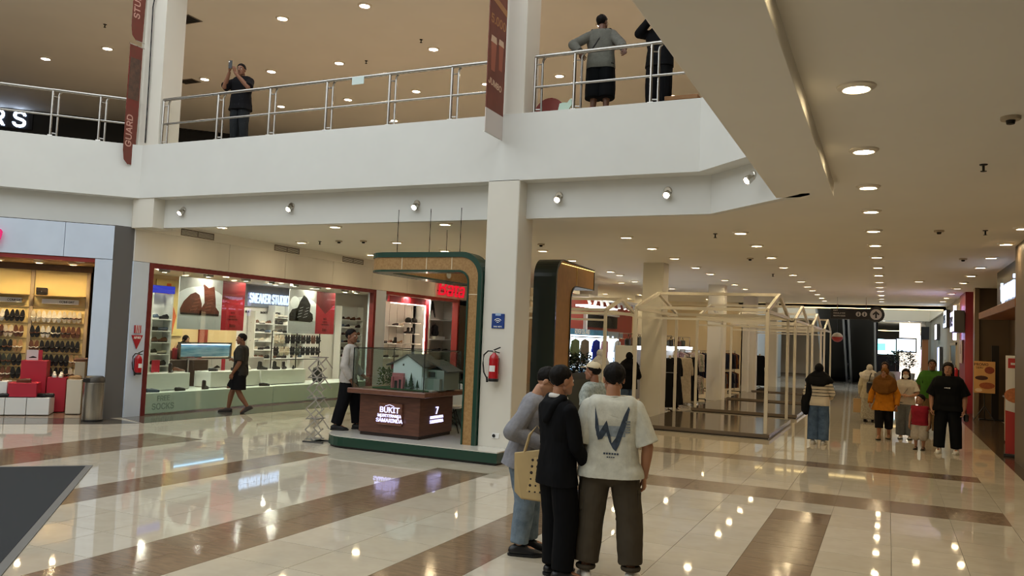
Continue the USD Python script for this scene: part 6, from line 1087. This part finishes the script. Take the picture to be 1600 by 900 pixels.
# 5 the man walking past the shoe window
o = person('person', 'man in dark T-shirt, black shorts and sandals walking past the shoe window', (-12.38, 13.3, .003), 118, 1.66,
    dict(elR=(.15, .06, .64), wrR=(.06, .12, .66), elL=(-.15, -.02, .63), wrL=(-.13, .06, .5), knR=(.055, .09, .295), anR=(.055, .14, .05), knL=(-.055, -.0, .285), anL=(-.055, -.13, .085)),
    dict(mat=cloth('charcoal_tee', '33322f'), e=.017, hem=-.12, len=.85, name='t_shirt'), dict(mat=cloth('black_shorts', '141416'), e=.022, len=.95, wide=1.3, name='shorts'), shoe=dict(mat=mat('sandal_brown', '2e211a', .6), name='sandal'), look=(20, -3), hands={'R': ((-.8, .2, .3), (0, -.4, -.8), .6), 'L': ((0, .3, -.9), (1, 0, 0), .5), 'footL': nrm((0, .85, -.45))}, skin='7c5138', seed=6, build=1.05)
# 6 the man at the counter
o = person('person', 'man in light grey shirt and black trousers leaning on the end of the display counter', (-8.14, 11.26, .19), -62, 1.66,
    dict(neck=(0, .01, .844), elR=(.14, -.03, .635), wrR=(.13, .06, .475), elL=(-.13, .03, .64), wrL=(-.08, .15, .52), anR=(.08, -.09, .05), knR=(.07, -.03, .285), anL=(-.06, .10, .05), knL=(-.06, .07, .29)),
    dict(mat=cloth('pale_shirt', 'c3bcb4'), e=.018, hem=-.14, sleeve='long', len=.78, fold=.008), dict(mat=cloth('black_slacks', '131316'), e=.016, len=1.95, wide=1.15), shoe=dict(mat=shoe_black), look=(-22, 0), hands={'R': ((0, .35, -.9), (-.6, .6, 0), .5), 'L': ((.2, .7, -.3), (.5, 0, -.8), .5)}, skin='8b5d43', seed=7)
obj('chest_panel', bx(-.12, .0, .118, .125, 1.12, 1.24, .002), mat('badge_dark', '40444a', .5), o.top); obj('lanyard', cat_(tube([(-.06, .06, 1.4), (-.05, .125, 1.25), (-.02, .13, 1.1)], .005, 5), tube([(.06, .06, 1.4), (.04, .125, 1.25), (-.02, .13, 1.1)], .005, 5)), black_plastic, o.t)
# the walkers in the corridor
o = person('person', 'woman from behind in striped top, black headscarf and blue jeans walking down the corridor', (-1.20, 16.9, 0), -4, 1.545, dict(elR=(.15, .02, .64), wrR=(.12, .11, .58), elL=(-.145, -.01, .63), wrL=(-.15, .02, .48)), dict(mat=mat('striped_knit', 'c9bda8', .85), e=.02, hem=-.09, sleeve='long', name='striped_top'), dict(mat=denim, e=.018, len=1.97, wide=1.4, name='jeans'), hair=dict(mat=cloth('black_scarf', '121215'), drop=.74), shoe=dict(mat=shoe_white, sole=sole_w), face_on=False, hands={'R': ((-.3, .9, .3), (-1, 0, 0), .7)}, seed=8)
for k in range(5): z = 1.18 - .062 * k; v = o.top_mesh; s = v.section((0, 0, 1), (0, 0, z)); obj('stripe', cat_(*[tube(np.asarray(p)[::2], .0065, 5) for p in s.discrete if len(p) > 12]), mat('stripe_navy', '2b2a30', .8), o.top)
obj('jacket_over_arm', soft(hull([((-.16, -.03, 1.2), .07), ((-.2, .0, 1.0), .07), ((-.27, .02, .8), .06), ((-.22, -.07, .6), .05), ((-.28, .06, .64), .05), ((-.15, -.1, 1.0), .04)]), .03, 3, amp=.012), black_cloth, o.t, smooth=60)
o = person('person', 'woman in orange tunic and brown headscarf walking towards the camera', (-.05, 18.9, 0), 172, 1.49, dict(knR=(.055, .07, .29), anR=(.05, .10, .055), knL=(-.055, .0, .285), anL=(-.05, -.09, .06), elR=(.17, -.02, .63), wrR=(.18, .04, .5), elL=(-.165, -.02, .63), wrL=(-.165, .04, .49)), dict(mat=cloth('orange_tunic', 'b9731a'), e=.018, hem=-.34, flare=.024, sleeve='long', name='tunic'), dict(mat=cloth('black_leggings', '16151a'), e=.018, len=1.55), hair=dict(mat=cloth('brown_scarf', '70481d'), drop=.66), shoe=dict(mat=mat('sandal_tan', '8a6a4a', .6), name='sandal'), look=(-12, -4), seed=9, skin='9a6a4e')
o = person('person', 'young woman in white top, face mask and grey wide trousers', (.36, 19.4, 0), 176, 1.475, dict(elR=(.15, .0, .65), wrR=(.05, .12, .63), elL=(-.15, .02, .65), wrL=(-.06, .13, .62)), dict(mat=cloth('white_top', 'cfc6b8'), e=.016, hem=-.06, len=.8, name='top'), dict(mat=cloth('grey_trousers', '6f7274'), e=.016, len=1.96, wide=1.6), hair='long', hair_col='1c1411', shoe=dict(mat=shoe_white), hands={'R': ((-.9, .2, .1), (0, -.5, -.7), .7), 'L': ((.9, .2, .1), (0, -.5, -.7), .7)}, seed=10, skin='b3876c')
obj('face_mask', o.onhead(to_tm(m3.Manifold.batch_boolean([hull([((0, .062, -.03), .05), ((.035, .05, -.06), .036), ((-.035, .05, -.06), .036), ((0, .07, -.085), .028)])], m3.OpType.Add).trim_by_plane((0, 0, -1), .012))), mat('mask_white', 'd9d6d2', .7), o.t, smooth=50); obj('bag_strap', tube([(-.1, .03, 1.22), (-.03, .12, 1.05), (.1, .11, .86), (.15, .03, .78)], .008, 6), mat('strap_grey', '8b8680', .6), o.t)
o = person('person', 'small child in red sleeveless top and pale shorts', (.57, 17.45, 0), 165, 1.07, dict(head=(0, .012, .885), neck=(0, 0, .77), shR=(.11, 0, .74), shL=(-.11, 0, .74), elR=(.155, 0, .59), elL=(-.155, 0, .59), wrR=(.16, .03, .46), wrL=(-.16, .03, .46), hipR=(.055, 0, .46), hipL=(-.055, 0, .46), knR=(.06, .01, .25), knL=(-.06, .01, .25)), dict(mat=cloth('red_top', '8e2230'), e=.03, hem=-.06, sleeve=None, name='sleeveless_top'), dict(mat=cloth('pale_shorts', 'b0a698'), e=.034, len=1.02, wide=1.2, name='shorts'), shoe=dict(mat=mat('sandal_brown'), name='sandal'), look=(-35, 6), hair_col='1a1210', seed=11, skin='9c6f55')
o = person('person', 'man in green polo shirt and brown trousers behind the mask woman', (.92, 20.9, 0), 178, 1.69, dict(elL=(-.16, -.03, .63), wrL=(-.15, .02, .48), elR=(.16, -.03, .63), wrR=(.15, .02, .48), knL=(-.06, .04, .285), anL=(-.06, .08, .05), anR=(.06, -.1, .07)), dict(mat=cloth('green_polo', '3f6a26'), e=.02, hem=-.1, len=.8, name='polo_shirt'), dict(mat=cloth('brown_trousers', '6b5337'), e=.016, len=1.95), shoe=dict(mat=shoe_black), seed=12, build=1.12, belly=.01, skin='7a4f38')
obj('chest_band', bx(-.2, .2, .128, .134, 1.15, 1.21, .002), cloth('dark_green_band', '1f3a1b'), o.top); obj('collar', o.onhead(tr(ring(.068, .011, 22, 6), 0, -.02, -.145)), cloth('dark_green_band', '1f3a1b'), o.top)
o = person('person', 'person in loose black T-shirt, black trousers and white sneakers walking at the right', (1.03, 17.3, 0), 172, 1.67, dict(elR=(.165, -.01, .635), wrR=(.16, .03, .49), elL=(-.165, -.01, .635), wrL=(-.16, .03, .49), anR=(.085, .03, .05), anL=(-.085, -.02, .05), knR=(.075, .02, .285), knL=(-.075, .01, .285)), dict(mat=black_tee, e=.026, hem=-.15, len=1.0, flare=.008, name='t_shirt'), dict(mat=cloth('black_wide_trousers', '101215'), e=.016, len=1.95, wide=1.05), hair='long', hair_col='1a100c', shoe=dict(mat=shoe_white, sole=sole_w, k=1.05), seed=13, build=1.08, skin='a3745a')
print_on(o, unary_union([sbox(-.05 + .026 * k, 1.2, -.03 + .026 * k, 1.22) for k in range(4)]), mat('print_white', 'c9c9c6', .7), 'print', back=False)
for sg in (-1, 1): obj('hair_clip', o.onhead(rod((sg * .05, .02, .125), (sg * .055, .02, .16), .008, 6)), mat('clip_white', 'd8d4d0', .4), o.t)
t = thing('handbag', 'small dark handbag hanging at the side of the person in black', 'bag', (1.33, 17.35, .60)); obj('body', bx(-.04, .04, -.09, .09, 0, .14, .02), leather('171412'), t); obj('handle', tube([(0, -.05, .13), (0, 0, .24), (0, .05, .13)], .008, 6), leather('171412'), t)
o = person('person', 'woman from behind in cream clothes and white headscarf with a black shoulder bag', (-.42, 23.2, 0), -6, 1.475, {}, dict(mat=cloth('cream_blouse', 'b7ab90'), e=.022, hem=-.3, flare=.012, sleeve='long', name='blouse'), dict(mat=cloth('cream_skirt', 'b9b09c', '8d8577', scale=30), kind='skirt', to=.05, w=.1, e=.012, name='skirt'), hair=dict(mat=cloth('white_scarf', 'cbc2b4'), drop=.78), shoe=dict(mat=shoe_black), face_on=False, seed=14)
t = thing('shoulder_bag', 'black shoulder bag on the back of the woman in cream', 'bag', at(o, (.09, -.20, .74))); obj('body', bx(-.13, .13, -.04, .04, 0, .3, .03), leather('171412'), t); obj('strap', cat_(tube([(-.08, 0, .29), (-.05, .03, .45), (-.02, .12, .52)], .012, 6), tube([(.06, 0, .29), (.06, .03, .45), (.06, .12, .52)], .012, 6)), leather('171412'), t)
t = thing('paper_bag', 'tan paper shopping bag beside the woman in cream', 'bag', (-.66, 23.25, .22)); obj('body', bx(-.14, .14, -.06, .06, 0, .36, .004), mat('paper_tan', 'b59468', .7), t); obj('handle', cat_(tube([(-.06, -.05, .36), (0, -.05, .46), (.06, -.05, .36)], .005, 5), tube([(-.06, .05, .36), (0, .05, .46), (.06, .05, .36)], .005, 5)), mat('paper_tan'), t)
person('person', 'woman with dark hair half hidden behind the orange tunic', (-.06, 22.6, 0), 178, 1.56, {}, dict(mat=cloth('grey_blouse', '77706a'), e=.018, hem=-.12, sleeve='long'), dict(mat=cloth('brown_trousers', '6b5337'), e=.016, len=1.95), hair='long', hair_col='33231a', shoe=dict(mat=shoe_black), seed=15)
# people in the store by the second pillar
person('person', 'person from behind in black jacket and blue jeans by the second white pillar', (-5.62, 19.0, 0), 40, 1.56, dict(elR=(.17, .02, .64), wrR=(.12, .12, .62)), dict(mat=cloth('black_jacket', '111216'), e=.026, hem=-.2, sleeve='long', name='jacket'), dict(mat=denim, e=.014, len=1.95, name='jeans'), hair=dict(mat=cloth('black_scarf', '121215'), drop=.74), shoe=dict(mat=shoe_white), face_on=False, seed=16)
person('person', 'woman in white headscarf standing before the lit clothes display', (-6.35, 19.0, 0), 60, 1.60, {}, dict(mat=cloth('white_tunic', 'c9cdd2'), e=.022, hem=-.25, sleeve='long', name='tunic'), dict(mat=cloth('dark_trousers', '2a2c30'), e=.014), hair=dict(mat=cloth('white_print_scarf', 'd9d9de', 'b9bcc6', scale=30), drop=.76), shoe=dict(mat=shoe_black), face_on=False, seed=17)
person('person', 'shop assistant in black headscarf behind the counter of the shoe shop', (-16.15, 15.35, .006), -90, 1.52, {}, dict(mat=cloth('black_uniform', '1a1a1d'), e=.018, hem=-.15, sleeve='long'), dict(mat=cloth('dark_trousers', '2a2c30'), e=.014), hair=dict(mat=cloth('black_scarf', '121215'), drop=.74), shoe=dict(mat=shoe_black), seed=18)
# ---- upstairs
ZF = Z2
o = person('person', 'man upstairs in black shirt holding up a phone behind the railing', (-11.2, 11.62, ZF), 190, 1.62, dict(elR=(.15, .12, .70), wrR=(.06, .17, .85), elL=(-.15, .10, .69), wrL=(-.03, .19, .84), head=(0, .03, .925)), dict(mat=cloth('black_shirt', '18171a'), e=.022, hem=-.2, len=.95, flare=.004), dict(mat=cloth('dark_trousers', '2a2c30'), e=.014), hair='short', shoe=dict(mat=shoe_black), look=(10, -6), hands={'R': ((-.1, .3, .9), (-.6, -.3, 0), .7), 'L': ((.1, .3, .9), (.6, -.3, 0), .7)}, seed=19, skin='8b5f47')
t = thing('phone', 'black phone held up by the man upstairs', 'phone', at(o, (.02, .37, 1.50)), 190); obj('body', bx(-.038, .038, -.005, .005, -.075, .075, .003), mat('phone_black', '121317', .2), t); obj('camera', tr(lathe([(.012, 0), (.012, .004), (.001, .004)], 10), .02, .005, .05, rx=-90), chrome, t)
o = person('person', 'man upstairs in grey shirt with his back to the atrium, elbows on the rail', (-4.0, 11.52, ZF), 8, 1.60, dict(shR=(.106, -.01, .80), shL=(-.106, -.01, .80), elR=(.21, -.12, .66), wrR=(.255, -.22, .585), elL=(-.235, -.17, .665), wrL=(-.16, -.2, .58)), dict(mat=cloth('grey_green_shirt', '6f6e66'), e=.02, hem=-.12, sleeve='long', len=.9), dict(mat=cloth('black_trousers', '121316'), e=.024, len=1.4, wide=1.4, name='shorts'), shoe=dict(mat=shoe_black), look=(-25, 0), hands={'R': ((.12, -.25, -.95), (-.3, -.9, 0), .35), 'L': ((.5, -.1, -.8), (0, .8, 0), .5)}, seed=20, build=1.05, skin='6f4a37')
obj('shoulder_yoke', soft(hull([((.13, -.05, 1.335), .035), ((-.13, -.05, 1.335), .035), ((.1, -.085, 1.25), .03), ((-.1, -.085, 1.25), .03)]), .03, 2), black_cloth, o.top, smooth=50); obj('bag_strap', tube([(.08, -.09, 1.34), (-.02, -.13, 1.18), (-.14, -.115, 1.0)], .012, 6), black_plastic, o.t)
o = person('person', 'person upstairs all in black raising both hands to the face', (-3.12, 11.62, ZF), 178, 1.56, dict(elR=(.19, .06, .80), wrR=(.07, .12, .90), elL=(-.19, .06, .80), wrL=(-.07, .12, .90)), dict(mat=cloth('black_top', '131316'), e=.022, hem=-.15, sleeve='long'), dict(mat=cloth('black_slacks', '131316'), e=.02, len=1.95, wide=1.2), hair='long', shoe=dict(mat=shoe_black), hands={'R': ((-.6, .1, .8), (-.2, -.8, 0), .7), 'L': ((.6, .1, .8), (.2, -.8, 0), .7)}, seed=21)
t = thing('phone', 'phone in the hands of the person in black upstairs', 'phone', at(o, (0, .26, 1.50)), 178); obj('body', bx(-.038, .038, -.005, .005, -.075, .075, .003), mat('phone_black', '121317', .2), t); obj('camera', tr(lathe([(.012, 0), (.012, .004), (.001, .004)], 10), .02, .005, .05, rx=-90), chrome, t)
